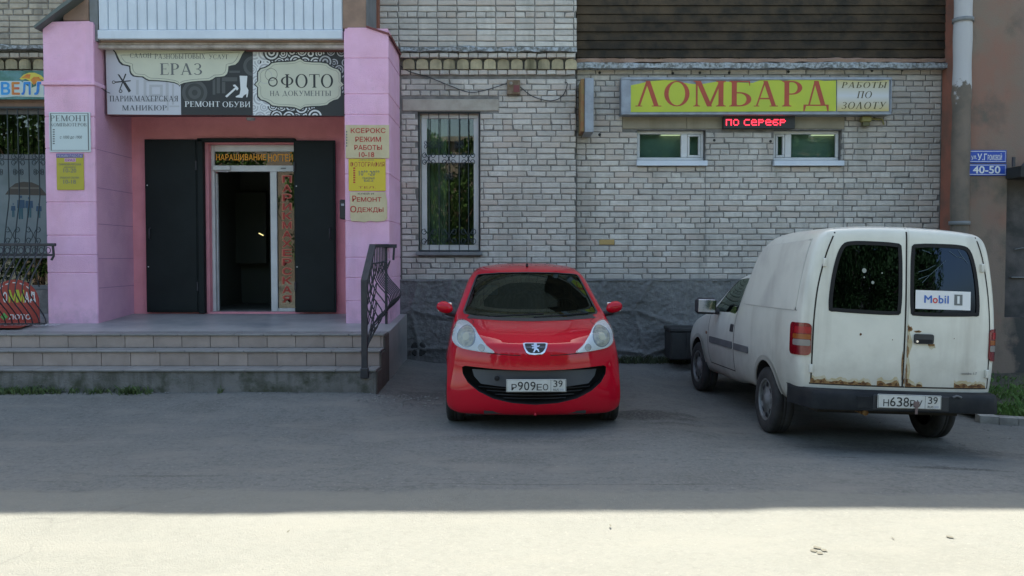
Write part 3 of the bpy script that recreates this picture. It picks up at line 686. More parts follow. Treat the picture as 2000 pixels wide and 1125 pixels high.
# ================================================================ wooden balcony right
bal = thing('wooden_balcony', 'balcony front of dark weathered horizontal planks above the pawnshop sign', 'balcony', (3.4, YR-.05, AZ(112, YR)))
pit = 16.6*YR/F; z = AZ(113, YR-.06); xr = XE-.01
i = 0
while z < 5.75:
    mb = MB(); n = 24; r = random.Random(i); vs = []
    tilt = r.uniform(.010, .024)
    for q in range(n+1):
        x = XC+.012+(xr-XC-.012)*q/n; e = .003*mn.noise(Vector((x*2, i*7, 1)))
        vs += [(x, YR-.07+tilt*0, z+.004+e), (x, YR-.07+tilt, z+pit-.004+e), (x, YR-.035, z+pit-.004+e), (x, YR-.035, z+.004+e)]
    mb.add(vs, [(q*4+j, q*4+4+j, q*4+4+(j+1) % 4, q*4+(j+1) % 4) for q in range(n) for j in range(4)])
    put('plank', mb, m_wood, bal); z += pit; i += 1
mb = MB(); mb.box(XC+.012, xr, YR-.03, YR+.01, AZ(113, YR), 5.75); put('backing_board', mb, m_dark, bal)
mb = MB(); rough_ledge(mb, XC+.01, XE+.0, YR-.14, YR+.03, AZ(134, YR-.1), AZ(123, YR-.1), .012, .05); put('ledge', mb, m_ledge, bal)
mb = MB(); rough_ledge(mb, XC+.01, XE-.01, YR-.10, YR+.01, AZ(121.5, YR-.1), AZ(113.5, YR-.1), .012, .05); put('ledge', mb, m_brown, bal)

# ================================================================ plaster wall, pipe
pw = thing('plastered_wall', 'stained pinkish plaster wall at the right end of the brick building', 'wall', (8.5, YP, 0))
mb = MB(); xo0, xo1 = AX(1966, YP), 9.5; ho = (xo0, xo1, .75, AZ(348, YP))
wall_holes(mb, XE, 22, -.3, ZT, YP, YR+.02, [ho], 0); put('wall', mb, m_plaster, pw)
mb = MB(); mb.box(XE-.012, XE-.001, YP+.0, YR+.0, -.3, 6); put('reveal', mb, m_redpl, pw)
mb = MB(); mb.box(xo0, xo1, YP+.15, YP+.2, .75, ho[3]); put('recess_panel', mb, M('sooty_panel', (.11,.10,.095), (.05,.05,.048), sc=3, rough=.9, bump=.4), pw)  # dark mottled panel closing the recess
mb = MB(); mb.box(xo0-.02, xo1, YP-.35, YP+.15, AZ(347, YP-.2), AZ(326, YP-.2)); put('canopy', mb, M('canopy_black', (.02,.022,.02), rough=.8), pw)
mb = MB(); x, z = at(1975, 326, YP-.3); mb.box(x, x+.03, YP-.34, YP-.31, z, z+.12); mb.tube([(x+.13, YP-.32, z), (x+.22, YP-.32, z+.12)], .02, 6); mb.box(x+.32, x+.35, YP-.34, YP-.31, z, z+.12); put('canopy_bracket', mb, m_iron, pw)
mb = MB(); x, z = at(1986, 542, YP-.02); mb.box(x, x+1, YP+.10, YP+.15, z-.006, z+.006); x, z = at(1992, 487, YP); mb.tube([(x, YP+.12, z), (x+.1, YP+.12, z+.02), (x+.4, YP+.12, z+.02)], .007, 6); put('metal_strip', mb, MATS['grey_paint'], pw)
pp = thing('drain_pipe', 'wide drain pipe with flaking pale paint on its upper half beside the brick wall', 'pipe', (5.80, 11.52, 0))
mb = MB(); prof = []; z = -.1
while z < 6: prof.append((.113+.004*sin(z*9), z)); z += .12
prof2 = [(r*(1.06 if abs(zz-3.62) < .08 else 1), zz) for r, zz in prof]
mb.lathe(prof2, (5.80, 11.52, 0), 'z', 20); put('pipe_shaft', mb, m_pipe, pp)
for zq in (4.55, 1.95):
    mb = MB(); mb.lathe([(.12,zq),(.13,zq),(.13,zq+.05),(.12,zq+.05)], (5.80, 11.52, 0), 'z', 20); put('pipe_clamp', mb, m_greypaint, pp)

# ================================================================ pink porch
po = thing('entrance_porch', 'pink painted entrance porch with two pillars and steel doors folded open', 'porch', (-3.4, 11.0, .72))
YF = 11.0; XL0, XL1 = AX(90, YF), AX(187.5, YF); XR0, XR1 = AX(674, YF), XPW
def zl(y): return .676+.09*(y-9.95)/2.1
def pillar(x0, x1, joints, ztop, slope, name):
    zb = zl(11.0)-.02; zz = [zb] + [AZ(j, YF) for j in joints] + [ztop]
    mb = MB(); mb.box(x0+.008, x1-.008, YF+.008, YL-.0, zb-.1, ztop-.01); p = put(name, mb, m_pink, po)
    for za, zc in zip(zz, zz[1:]):
        b = MB(); top = zc-.004 if zc != ztop else zc
        if zc == ztop:
            if slope > 0: poly = [(x0, za+.003), (x1, za+.003), (x1, zc-.09), (x1-.27, zc), (x0+.05, zc), (x0, zc-.05)]
            else: poly = [(x0, za+.003), (x1, za+.003), (x1, zc-.035), (x1-.05, zc), (x0+.12, zc-.01), (x0, zc-.10)]
            b.prism(poly, 'y', YF, YL+.0)
        else: b.bbox(x0, x1, YF, YL, za+.003, top, .007)
        put('rendered_block', b, m_pink, p)
    return p
pl = pillar(XL0, XL1, (533, 498, 460, 395, 290, 228, 166), AZ(41, YF), -1, 'pillar')
pr = pillar(XR0, XR1, (588, 543, 503, 432, 340, 224, 184, 113), AZ(54, YF), 1, 'pillar')
mb = MB(); z0, z1 = AZ(166, YF-.03), AZ(158, YF-.03); mb.bbox(XL0-.02, XL1+.02, YF-.03, YL-.4, z0, z1, .008); put('band', mb, m_pink, pl)
# dark red capping of the right pillar
zc = AZ(54, YF); mb = MB()
for p, q in (((XR1-.27, zc), (XR1, zc-.09)), ((XR1, zc-.09), (XR1+.03, zc-.12))):
    d = .022; mb.prism([(p[0]-.0, p[1]+.002), (q[0], q[1]+.002), (q[0]+.01, q[1]+d), (p[0], p[1]+d)], 'y', YF-.02, YL)
put('capping', mb, m_redtrim, pr)
mb = MB(); zc = AZ(41, YF); mb.prism([(XL0-.04, zc-.12), (XL0+.0, zc-.09), (XL0+.5, zc+.27), (XL0+.5, zc+.31), (XL0+.30, zc+.18), (XL0-.05, zc-.09)], 'y', YF-.12, YL); put('flashing', mb, M('green_grey_sheet', (.10,.12,.11), rough=.6), pl)
# posts above the pillars and the balcony front between them
mb = MB(); x0, x1 = AX(130, 11.06), AX(180, 11.06); mb.bbox(x0, x1, 11.05, YL, AZ(41, 11.06)-.0, 5.75, .01); put('post', mb, m_brown, po)
mb = MB(); x0, x1 = AX(672, 11.06), AX(717, 11.06); mb.bbox(x0, x1, 11.05, YL-.15, AZ(56, 11.06)-.0, 5.75, .01, 0); mb.box(x1-.001, x1+.004, 11.07, YL-.16, AZ(56, 11.06), 5.74, 1); put('post', mb, [m_brown, m_greypaint], po)
mb = MB(); mb.box(AX(733, YU-.1, 50), AX(742, YU, 50), YU-.12, YU+.02, AZ(97, YU), 5.7); put('post', mb, m_redpl, po)
bx0, bx1 = AX(180.5, 11.04), AX(671.5, 11.04)
mb = MB(); mb.box(bx0, bx0+.10, 11.05, 11.2, AZ(80, 11.05), 5.75); put('side_strip', mb, m_greypaint, po)
nS = 25; wS = (bx1-bx0-.105)/nS
for i in range(nS):
    xa = bx0+.105+wS*i; mb = MB()
    mb.prism([(xa+.002, 11.07), (xa+.008, 11.055), (xa+wS*.85, 11.055), (xa+wS-.010, 11.062), (xa+wS-.002, 11.075), (xa+wS-.002, 11.09), (xa+.002, 11.09)], 'z', AZ(57.5, 11.05), 5.75)
    put('siding_panel', mb, m_siding, po)
mb = MB(); mb.bbox(bx0+.10, bx1, 11.03, 11.12, AZ(76, 11.03), AZ(58, 11.03), .008); put('bottom_trim', mb, m_siding, po)
mb = MB(); mb.box(bx0+.10, bx1, 11.1, YL, AZ(82, 11.1), AZ(77, 11.1)); put('ceiling', mb, m_brown, po)
mb = MB(); zt_, zb_ = AZ(80, 11.12), AZ(95, 11.12); mb.bbox(XL1, XR0, 11.13, 11.2, (zt_+zb_)/2+.002, zt_-.002, .01); mb.bbox(XL1, XR0, 11.11, 11.2, zb_, (zt_+zb_)/2-.002, .01); put('fascia', mb, m_trimw, po)
# back wall round the door
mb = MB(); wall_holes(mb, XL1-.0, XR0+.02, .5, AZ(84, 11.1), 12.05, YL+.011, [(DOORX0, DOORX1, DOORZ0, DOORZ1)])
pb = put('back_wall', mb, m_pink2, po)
mb = MB(); mb.box(XL1+.001, XL1+.006, YF+.02, YL, zl(11)-.02, AZ(84, 11.1)); put('side_render', mb, M('mauve_pink_paint', (.68,.38,.51), (.60,.33,.46), sc=2, rough=.85, bump=1, bsc=70, bdist=.012), pl)  # inner cheek in a darker mauve than the pillar front
for py in (300, 372, 440, 505, 560):     # scored joint lines on the inner cheek
    z = AZ(py, 11.5); mb = MB(); mb.box(XL1+.006, XL1+.0085, YF+.03, YL-.04, z-.004, z+.004); put('joint', mb, M('joint_%d' % py, (.38,.20,.32), rough=.9), pl)
# door reveal, frame, glazing, hall
room(DOORX0-.3, DOORX1+.3, DOORZ0-.02, DOORZ1+.1, YL+.46, YL+2.6, M('hall_wall', (.10,.11,.09), rough=.8))
mb = MB(); mb.bbox(AX(425,14.4), AX(520,14.4), 14.4, 14.45, AZ(515,14.4), AZ(375,14.4), .01); put('hall_board', mb, M('hall_board_green', (.05,.06,.045), rough=.5), bld)
Yd = 12.16; fx0 = AX(413, Yd); fx1 = DOORX1-.0; zT = AZ(283, Yd); zB = zl(12.1)+.005
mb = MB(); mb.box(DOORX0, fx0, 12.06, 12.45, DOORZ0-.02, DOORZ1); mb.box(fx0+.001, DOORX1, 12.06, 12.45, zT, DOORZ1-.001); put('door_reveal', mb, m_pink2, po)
df = MB(); W = .075
df.bbox(fx0, fx0+.045, Yd, Yd+.07, zB, zT, .005); df.bbox(fx0+.046, fx1, Yd, Yd+.07, zT-.09, zT, .005)
zm0, zm1 = AZ(335, Yd), AZ(323, Yd); df.bbox(fx0+.046, fx1, Yd-.002, Yd+.07, zm0, zm1, .005)
xm0, xm1 = AX(528, Yd), AX(541, Yd); df.bbox(xm0, xm1, Yd-.004, Yd+.07, zB, zm0-.001, .005)
df.bbox(xm1+.001, fx1, Yd, Yd+.07, zB, zB+.06, .005)
dfo = put('door_frame', df, m_pvc, po)
mb = MB(); mb.box(fx0+.045, fx1, Yd+.03, Yd+.036, zm1, zT-.09); put('pane', mb, m_glassd, dfo)
mb = MB(); mb.box(xm1, fx1, Yd+.03, Yd+.036, zB+.06, zm0); put('pane', mb, m_glassd, dfo)
mb = MB(); x, z = at(510, 458, 13.4); mb.tube([(x-.035, 13.4, z+.02), (x+.035, 13.4, z-.015)], .008, 6); tag(put('hall_lamp', mb, M('hall_glow', (.9,.9,.5), emit=(1,.85,.35), estr=.45)), 'small yellow lamp glinting in the dark doorway', 'lamp')  # yellow glint put in as a small glowing tube
mb = MB(); mb.box(fx0+.046, fx0+.06, Yd+.07, Yd+.12, zB+.02, zm0-.02); put('open_door_leaf', mb, m_pvc, po)
mb = MB(); mb.bbox(AX(418, Yd), AX(452, Yd), Yd-.05, Yd-.004, AZ(333, Yd), AZ(324, Yd), .006); mb.tube([(AX(430,Yd), Yd-.03, AZ(335,Yd)), (AX(455,Yd), Yd-.2, AZ(338,Yd))], .008, 6); put('door_closer', mb, m_pvc, dfo)
mb = MB(); x, z = at(553, 329, Yd); mb.box(x-.03, x+.04, Yd-.012, Yd-.004, z-.008, z+.008); put('latch', mb, m_greypaint, dfo)
# steel leaves folded back against the wall
def shutter(p0, p1, y0, y1, Yf):
    x0, x1 = AX(p0, Yf), AX(p1, Yf); z0, z1 = AZ(y1, Yf), AZ(y0, Yf); mb = MB()
    mb.bbox(x0, x1, Yf+.012, Yf+.045, z0, z1, .004); o = put('steel_door', mb, m_door, po)
    mb = MB(); mb.bbox(x0+.02, x1-.02, Yf, Yf+.0115, z0+.02, z1-.02, .004); put('door_skin', mb, m_door, o)
    for k in range(6):
        mb = MB(); zz = z0+.25+(z1-z0-.5)*k/5; mb.lathe([(.0,-.004),(.008,-.003),(.009,0)], (x0+.035, Yf-.0, zz), 'y', 8); 
        if k in (1, 4): put('rivet', mb, m_pvc, o)
    for zz in (z0+.35, z1-.35):
        mb = MB(); xh = x1-.012 if p0 < 400 else x0+.012; mb.tube([(xh, Yf-.008, zz-.06), (xh, Yf-.008, zz+.06)], .014, 8); put('hinge', mb, m_iron, o)
    mb = MB(); xh = x0+.07 if p0 < 400 else x1-.07; mb.tube([(xh, Yf-.002, z0+.98), (xh, Yf-.045, z0+1.0), (xh, Yf-.045, z0+1.12), (xh, Yf-.002, z0+1.14)], .009, 6); put('handle', mb, m_iron, o)
    return o
shutter(283, 386, 272, 610, 11.97); shutter(574, 655, 274, 610, 11.93)
mb = MB(); mb.bbox(AX(387, 11.97), AX(398, 11.97), 11.95, 12.049, zB, AZ(272, 11.97), .006); mb.bbox(AX(387, 11.97), AX(577, 11.97), 11.95, 12.049, AZ(277, 11.97), AZ(270, 11.97), .006); put('steel_door_frame', mb, m_door, po)

# ================================================================ steps and landing
st = thing('entrance_steps', 'tiled entrance steps and landing in front of the pink porch', 'steps', (-4, 9.35, .09))
XS1 = -1.445; XS0 = -10.0; Y1, Y2, Y3 = 9.35, 9.65, 9.95; Z1, Z2, Z3 = .35, .52, .676
mb = MB(); n = 120; vs = []
for i in range(n+1):
    x = XS0+(XS1-XS0)*i/n; q = .010*mn.noise(Vector((x*3.5, 1, 1))); q2 = .008*mn.noise(Vector((x*7, 5, 1)))
    vs += [(x, Y1-.01+q, -.1), (x, Y1+q*.8, .2+q2), (x, Y1+q*.5, Z1-.025), (x, Y1+.02, Z1-.022), (x, Y2+.0, Z1-.022), (x, Y2, -.1)]
mb.add(vs, [(i*6+j, i*6+(j+1) % 6, i*6+6+(j+1) % 6, i*6+6+j)[::-1] for i in range(n) for j in range(6)], smooth=False); mb.add(vs[-6:], [(0,1,2,3,4,5)])
put('bottom_step', mb, m_curbc, st)
mb = MB(); mb.box(XS0, XS1, Y2+.012, Y3+.2, -.1, Z2-.022); mb.box(XS0, XS1+.0, Y3+.012, 10.4, Z2-.02, Z3-.022); put('step_core', mb, m_curbc, st)
tl = .32
for (Yf, za, zb, off, tag_) in ((Y2, Z1, Z2-.022, .0, 1), (Y3, Z2, Z3-.022, .13, 2)):
    x = XS1-.16+off
    xr = XS1
    while xr > XS0+.3 and xr > -7.2:
        xl = x; mb = MB(); mb.bbox(xl+.003, xr-.003, Yf, Yf+.011, za+.001, zb, .002); put('riser_tile', mb, m_tile, st); xr = xl; x -= tl
for (Yf, z, dep, off) in ((Y1, Z1, .31, .1), (Y2, Z2, .31, .0), (Y3, Z3, .33, .13)):
    xr = XS1+.01; x = XS1-.2+off
    while xr > -7.2:
        mb = MB(); mb.bbox(x+.0025, xr-.0025, Yf-.022+random.uniform(-.002,.002), Yf+dep-.012, z-.021, z, .004); put('tread_tile', mb, m_tread, st); xr = x; x -= tl
mb = MB(); vs = [(XS0, Y3+.32, Z3-.02), (XS1, Y3+.32, Z3-.02), (XS1, 12.1, zl(12.1)-.0), (XS0, 12.1, zl(12.1)-.0)]
mb.add([(XS0, Y3+.319, Z3-.003), (XS1+.02, Y3+.319, Z3-.003), (XS1+.02, YL-.08, zl(12.05)), (XS0, YL-.08, zl(12.05)), (XS0, Y3+.319, -.1), (XS1+.02, Y3+.319, -.1), (XS1+.02, YL-.08, -.1), (XS0, YL-.08, -.1)],
       [(0,1,2,3), (1,0,4,5), (2,1,5,6), (3,2,6,7)]); put('landing', mb, m_land, st)
mb = MB(); mb.box(XL0-3, XR1, YL-.081, YL+.02, .3, zl(12.05)-.001); put('landing', mb, m_land, st)
mb = MB(); poly = [(Y1+.0, -.1), (Y1, Z1-.03), (Y2-.0, Z1-.03), (Y2, Z2-.03), (Y3, Z2-.03), (Y3, Z3-.03), (YL-.1, zl(12)-.03), (YL-.1, -.1)]
mb.prism(poly, 'x', XS1+.0005, XS1+.018); put('side_wall', mb, M('damp_side_render', (.075,.065,.055), (.11,.095,.08), sc=4, rough=.95, bump=.8, bsc=30), st)  # side wall of the steps in dark mottled brown

# ================================================================ railings
hr = thing('handrail', 'black bulging wrought iron handrail at the right end of the entrance steps', 'railing', (-1.55, 9.33, .27))
HX = -1.555
top = [(9.33, 1.285), (9.9, 1.665), (10.98, 1.68)]; bot = [(9.37, .52), (9.97, .80), (10.95, .84)]
mb = MB(); mb.bbox(HX-.032, HX+.032, 9.30, 9.345, .268, 1.30, .004); put('post', mb, m_iron, hr)
mb = MB(); mb.bbox(HX-.042, HX+.042, 9.29, 9.35, .262, .37, .006); put('post_foot', mb, m_iron, hr)
mb = MB()
for (ya, za), (yb, zb) in zip(top, top[1:]):
    v = []
    for y, z in ((ya, za), (yb, zb)): v += [(HX-.035, y, z-.02), (HX+.035, y, z-.02), (HX+.035, y, z+.018), (HX-.035, y, z+.018)]
    mb.add(v, [(0,1,5,4),(1,2,6,5),(2,3,7,6),(3,0,4,7),(3,2,1,0),(4,5,6,7)])
put('top_rail', mb, m_iron, hr)
mb = MB(); mb.box(HX-.035, HX+.13, 10.94, 10.99, 1.65, 1.695); mb.tube([(HX+.10, 10.96, 1.66), (HX+.09, 10.96, 1.5)], .015, 6); put('end_bracket', mb, m_iron, hr)
def lerp(L, y):
    for (ya, za), (yb, zb) in zip(L, L[1:]):
        if y <= yb: return za+(zb-za)*(y-ya)/(yb-ya)
    return L[-1][1]
def belly(t): return .19*math.exp(-((t-.30)/.20)**2)*sst(t/.12)
for i in range(13):
    y = 9.43+i*.122; zt_, zb_ = lerp(top, y)-.02, lerp(bot, y); amp = 1.0 if y > 9.9 else .45+.55*(y-9.4)/.5
    mb = MB(); mb.tube([(HX+amp*belly(k/14)*(1), y, zb_+(zt_-zb_)*k/14) for k in range(15)], .0075, 6); put('baluster', mb, m_iron, hr)
mb = MB(); mb.tube([(HX, y, z-.0) for y, z in bot], .012, 6); put('bottom_rail', mb, m_iron, hr)
mb = MB(); mb.tube([(HX, y, lerp(top, y)-.20) for y in (9.36, 9.6, 9.9, 10.4, 10.95)], .009, 6); put('middle_rail', mb, m_iron, hr)
for y in (9.55, 9.72, 9.9):      # looped ornaments seen along the slope
    for dz in (.30, .52, .72):
        z = lerp(top, y)-dz
        mb = MB(); mb.tube([(HX+.02+.02*cos(a), y+.07*sin(a)*.9, z+.10*cos(a)) for a in [j*2*pi/12 for j in range(13)]], .006, 5, caps=False); put('scroll', mb, m_iron, hr)
for y in (10.2, 10.5, 10.8):
    mb = MB(); mb.tube([(HX+.04+.03*cos(a), y+.055*sin(a), 1.42+.07*cos(a)) for a in [j*2*pi/12 for j in range(13)]], .006, 5, caps=False); put('scroll', mb, m_iron, hr)
mb = MB(); mb.box(HX-.015, HX+.015, 10.94, 10.97, zl(11)-.02, 1.68); put('post', mb, m_iron, hr)

rl = thing('window_railing', 'black bellied railing standing in front of the red round sign at the shop window', 'railing', (-6.2, 10.6, .7))
YG = 10.6
xe = AX(100, YG)
mb = MB(); mb.bbox(-8.2, xe+.04, YG-.03, YG+.03, AZ(481, YG), AZ(475, YG), .005); put('top_rail', mb, m_iron, rl)
mb = MB(); mb.bbox(-8.2, xe, YG-.012, YG+.012, AZ(500, YG), AZ(496, YG), .004); put('middle_rail', mb, m_iron, rl)
mb = MB(); mb.bbox(-8.2, xe-.10, YG-.012, YG+.012, AZ(634, YG), AZ(631, YG), .004); put('bottom_rail', mb, m_iron, rl)
mb = MB(); mb.tube([(xe+.01, YG, AZ(478, YG)), (xe+.02, YG, AZ(500, YG)), (xe-.01, YG, AZ(508, YG))], .014, 6); put('end_bracket', mb, m_iron, rl)
for i in range(-7, 8):
    px = 6+13.3*i
    if px > 96: continue
    x = AX(px, YG); p = []
    for k in range(17):
        py = 479+(632-479)*k/16; t = k/16; b = .36*sst(t/.55) if t < .55 else .36*(1-sst((t-.55)/.45))
        p.append((x-.0, YG-b*1.0, AZ(py, YG)))
    mb = MB(); mb.tube(p, .0075, 6); put('baluster', mb, m_iron, rl)
    if i % 1 == 0:
        mb = MB(); mb.tube([(x+.04+.028*cos(a), YG, AZ(489, YG)+.035*sin(a)) for a in [j*2*pi/10 for j in range(11)]], .005, 5, caps=False); put('scroll', mb, m_iron, rl)

# ================================================================ signs
def panel_px(name, x0, y0, x1, y1, Y, th, m, parent, b=.003):
    a, c, d, e = rect_px(x0, y0, x1, y1, Y); mb = MB(); mb.bbox(a, c, Y, Y+th, d, e, b); return put(name, mb, m, parent)
def txt(s, x0, y0, x1, y1, Y, m, parent, font='serif', off=0.0, shear=0.0, name='lettering', spacing=.04):
    L = serif(s, shear, spacing) if font == 'serif' else sans(s, off, shear)
    mb = letters(L, rect_px(x0, y0, x1, y1, Y), Y); return put(name, mb, m, parent)
def sign(label, x0, y0, x1, y1, Y, name='sign', cat='sign', group=None):
    a, c, d, e = rect_px(x0, y0, x1, y1, Y); return thing(name, label, cat, ((a+c)/2, Y, d), group)
k_grey = M('print_grey', (.13,.14,.14), rough=.6); k_black = M('print_black', (.02,.022,.022), rough=.5); k_white = M('print_white', (.66,.68,.68), rough=.5)
k_red = M('print_red', (.42,.03,.025), rough=.6); k_cream = M('print_cream', (.56,.57,.45), (.52,.53,.42), sc=3, rough=.55); k_lgrey = M('print_light_grey', (.50,.51,.55), rough=.55)
k_mgrey = M('print_mid_grey', (.40,.41,.43), rough=.55); k_blue = M('print_blue', (.015,.06,.36), rough=.5)
# --- salon sign (two part)
YS = 11.24
s1 = sign('long black, grey and cream salon sign lettered ЕРАЗ and ФОТО over the porch door', 208, 95, 672, 225, YS, 'salon_sign')
panel_px('box', 208, 95, 673, 225, YS+.004, .14, M('sign_box_red', (.16,.06,.06), rough=.6), s1)
def qx(x, y): return at(180+x/3.846, 60+y/3.846, YS)        # coordinates read off an enlargement of the sign
def poly(mb, pts, k, m=0): mb.flat([qx(x, y) for x, y in pts], YS-.0012*k, m)
mats = [k_lgrey, k_black, k_mgrey, k_cream, k_white, M('print_dark_grey', (.07,.075,.072), rough=.5), M('print_charcoal', (.035,.038,.036), rough=.5)]
mb = MB(); poly(mb, [(100,136),(662,150),(668,632),(115,628)], 0, 0); put('pale_panel', mb, mats, s1)
mb = MB(); poly(mb, [(662,150),(1205,158),(1205,635),(668,632)], 0, 1)
def ring(mb, cx, cy, r0, r1, k, m, n=28, clip=None):
    for i in range(n):
        a, b = 2*pi*i/n, 2*pi*(i+1)/n
        p = [(cx+r1*cos(a), cy+r1*sin(a)), (cx+r1*cos(b), cy+r1*sin(b)), (cx+r0*cos(b), cy+r0*sin(b)), (cx+r0*cos(a), cy+r0*sin(a))]
        if r0 == 0: p = p[:3]
        if clip: p = clip_poly(p, *clip)
        if p: poly(mb, p, k, m)
C1 = (668, 1203, 160, 630)
for cx, cy, rs in ((770,465,(95,70,48,22)), (1210,265,(75,52)), ):
    for j, r in enumerate(rs): ring(mb, cx, cy, 0, r, .15+.1*j, (5,6)[j % 2], clip=C1)
for x0, x1, y0, y1 in ((905,925,350,480),(935,960,350,470),(975,1090,350,380),(975,1000,385,470),(1030,1110,300,316)): poly(mb, [(x0,y0),(x1,y0),(x1,y1),(x0,y1)], .1, 5)
put('black_panel', mb, mats, s1)
mb = MB()
for j, (a, b) in enumerate(((110,2),(85,0),(60,2),(35,0))):
    poly(mb, [(480-a*.85,450-a*.75),(480+a*.85,450-a*.75),(480+a*.85,450+a*.75),(480-a*.85,450+a*.75)], .15+.12*j, b)
for x0, x1, y0, y1 in ((330,350,370,480),(580,655,562,574),(560,575,400,600),(600,615,400,555)): poly(mb, [(x0,y0),(x1,y0),(x1,y1),(x0,y1)], .08, 2)
put('square_print', mb, mats, s1)
half = [(655,412),(648,398),(620,386),(560,376),(500,371),(430,368),(408,358),(385,342),(350,340),(318,335),(300,318),(293,300),(290,262),(270,256),(238,250),(215,228),(200,196),(186,165),(168,142)]
def mirror(h, c): return h + [(2*c-x, y+ (8 if y < 200 else 4)) for x, y in h[::-1][:-1]]
def grow(P, c, k, dy): return [(c[0]+(x-c[0])*k[0], c[1]+(y-c[1])*k[1]) for x, y in P]
P = mirror(half, 655)
def fanp(mb, P, k, m, cx, cy):
    for a, b in zip(P, P[1:]+P[:1]): poly(mb, [(cx, cy), a, b], k, m)
mb = MB(); fanp(mb, [(x+(x-655)*.035, y+9 if y > 180 else y) for x, y in P], .75, 1, 655, 158); fanp(mb, [(x+(x-655)*.008, y+1) for x, y in P], .9, 3, 655, 158)
put('cream_plaque', mb, mats, s1)
mb = MB(); Q = [(655+(x-655)*.965, y-12) for x, y in P if y > 165]
mb.tube([(qx(x, y)[0], YS-.0012, qx(x, y)[1]) for x, y in Q], .0022, 4); put('outline', mb, k_grey, s1)
def etx(s, x0, y0, x1, y1, m, k=1.3, **kw):
    a = qx(x0, y1); b = qx(x1, y0); kw.setdefault('font', 'serif')
    L = serif(s) if kw['font'] == 'serif' else sans(s); mbx = letters(L, (a[0], b[0], a[1], b[1]), YS-.0012*k); return put('lettering', mbx, m, s1)
etx('САЛОН', 285, 168, 445, 205, k_mgrey if False else k_grey); etx('РАЗНОБЫТОВЫХ', 470, 172, 850, 212, k_grey); etx('УСЛУГ', 878, 178, 1025, 214, k_grey)
etx('ЕРАЗ', 510, 245, 825, 332, k_grey); etx('ПАРИКМАХЕРСКАЯ', 132, 488, 646, 532, M('print_slate', (.07,.08,.09), rough=.6)); etx('МАНИКЮР', 226, 560, 560, 600, MATS['print_slate'])
etx('РЕМОНТ', 697, 530, 960, 572, k_white); etx('ОБУВИ', 980, 532, 1188, 575, k_white)
mb = MB()   # scissors and razor emblem
poly(mb, [(190,325),(205,330),(290,455),(275,465)], 1.2, 1); poly(mb, [(258,325),(248,322),(205,440),(213,440)], 1.25, 1); poly(mb, [(170,382),(290,372),(290,380),(172,392)], 1.3, 1); poly(mb, [(235,390),(250,385),(292,450),(278,462)], 1.35, 1)
ring(mb, 162, 387, 8, 13, 1.4, 1, 12); ring(mb, 214, 454, 8, 14, 1.4, 1, 12); put('scissors_emblem', mb, mats, s1)
mb = MB()   # boot and hammer
poly(mb, [(1108,338),(1166,340),(1160,420),(1174,446),(1172,470),(1166,500),(1158,500),(1160,474),(1140,486),(1128,504),(1080,500),(1078,494),(1108,478),(1115,440)], 1.2, 4)
poly(mb, [(1000,492),(1012,502),(1088,432),(1078,422)], 1.3, 4); poly(mb, [(1058,408),(1074,404),(1100,432),(1094,446),(1084,448),(1078,424),(1062,418)], 1.35, 4); put('boot_emblem', mb, mats, s1)
# right half: concentric circles and the photo plaque
mb = MB(); poly(mb, [(1207,158),(1892,162),(1892,640),(1207,635)], .0, 1); C2 = (1208, 1890, 162, 636); rr = random.Random(5); cs = []
poly(mb, [(1207,158),(1380,160),(1290,400),(1380,635),(1207,635)], .1, 2)
for gy in range(8):
    for gx in range(11): cs.append((1215+gx*72+(36 if gy % 2 else 0)+rr.uniform(-12,12), 165+gy*68+rr.uniform(-10,10), rr.uniform(38,66)))
rr.shuffle(cs)
for i, (cx, cy, r) in enumerate(cs):
    if cx > 1700 and cy > 480+rr.uniform(-20,60): continue
    if ((cx-1560)/230)**2+((cy-395)/110)**2 < 1: continue
    da = cx < 1340+rr.uniform(-60, 60)
    for j in range(5):
        m = (4 if j % 2 == 0 else 2) if da else ((4 if cx < 1720 else 2) if j % 2 else 1)
        ring(mb, cx, cy, 0, r*(1-.2*j), .12+.008*i+.0015*j, m, 22, clip=C2)
put('circle_panel', mb, mats, s1)
q1 = [(1225,402),(1248,378),(1246,350),(1248,312),(1268,288),(1300,280),(1330,264),(1350,245),(1400,237),(1460,236),(1520,230),(1562,212)]
cxq, cyq = 1552, 404
P = q1 + [(2*1562-x-10, y+3) for x, y in q1[::-1][1:]]; P = P + [(x, 2*406-y-8) for x, y in P[::-1][1:-1]]
mb = MB(); fanp(mb, [(cxq+(x-cxq)*1.03, cyq+(y-cyq)*1.06) for x, y in P], 1.0, 1, cxq, cyq); fanp(mb, P, 1.1, 3, cxq, cyq); put('photo_plaque', mb, mats, s1)
mb = MB(); mb.tube([(qx(cxq+(x-cxq)*.95, 0)[0], YS-.0015, qx(0, cyq+(y-cyq)*.92)[1]) for x, y in P+P[:1]], .0018, 4); put('outline', mb, k_grey, s1)
mb = MB(); ring(mb, 1358, 385, 27, 36, 1.5, 1); ring(mb, 1345, 330, 44, 47, 1.45, 5); ring(mb, 1300, 345, 50, 53, 1.45, 2); put('camera_emblem', mb, mats, s1)
etx('ФОТО', 1418, 325, 1810, 430, k_black, 1.6); etx('НА', 1335, 452, 1408, 490, k_grey, 1.6); etx('ДОКУМЕНТЫ', 1430, 450, 1795, 496, k_grey, 1.6)
x, z = at(483, 230, YS+.1); mb = MB(); mb.lathe([(0,-.035),(.05,-.03),(.06,0)], (x, YS+.25, z+.02), 'z', 12); tag(put('ceiling_lamp', mb, k_mgrey), 'small round lamp under the middle of the salon sign', 'lamp')

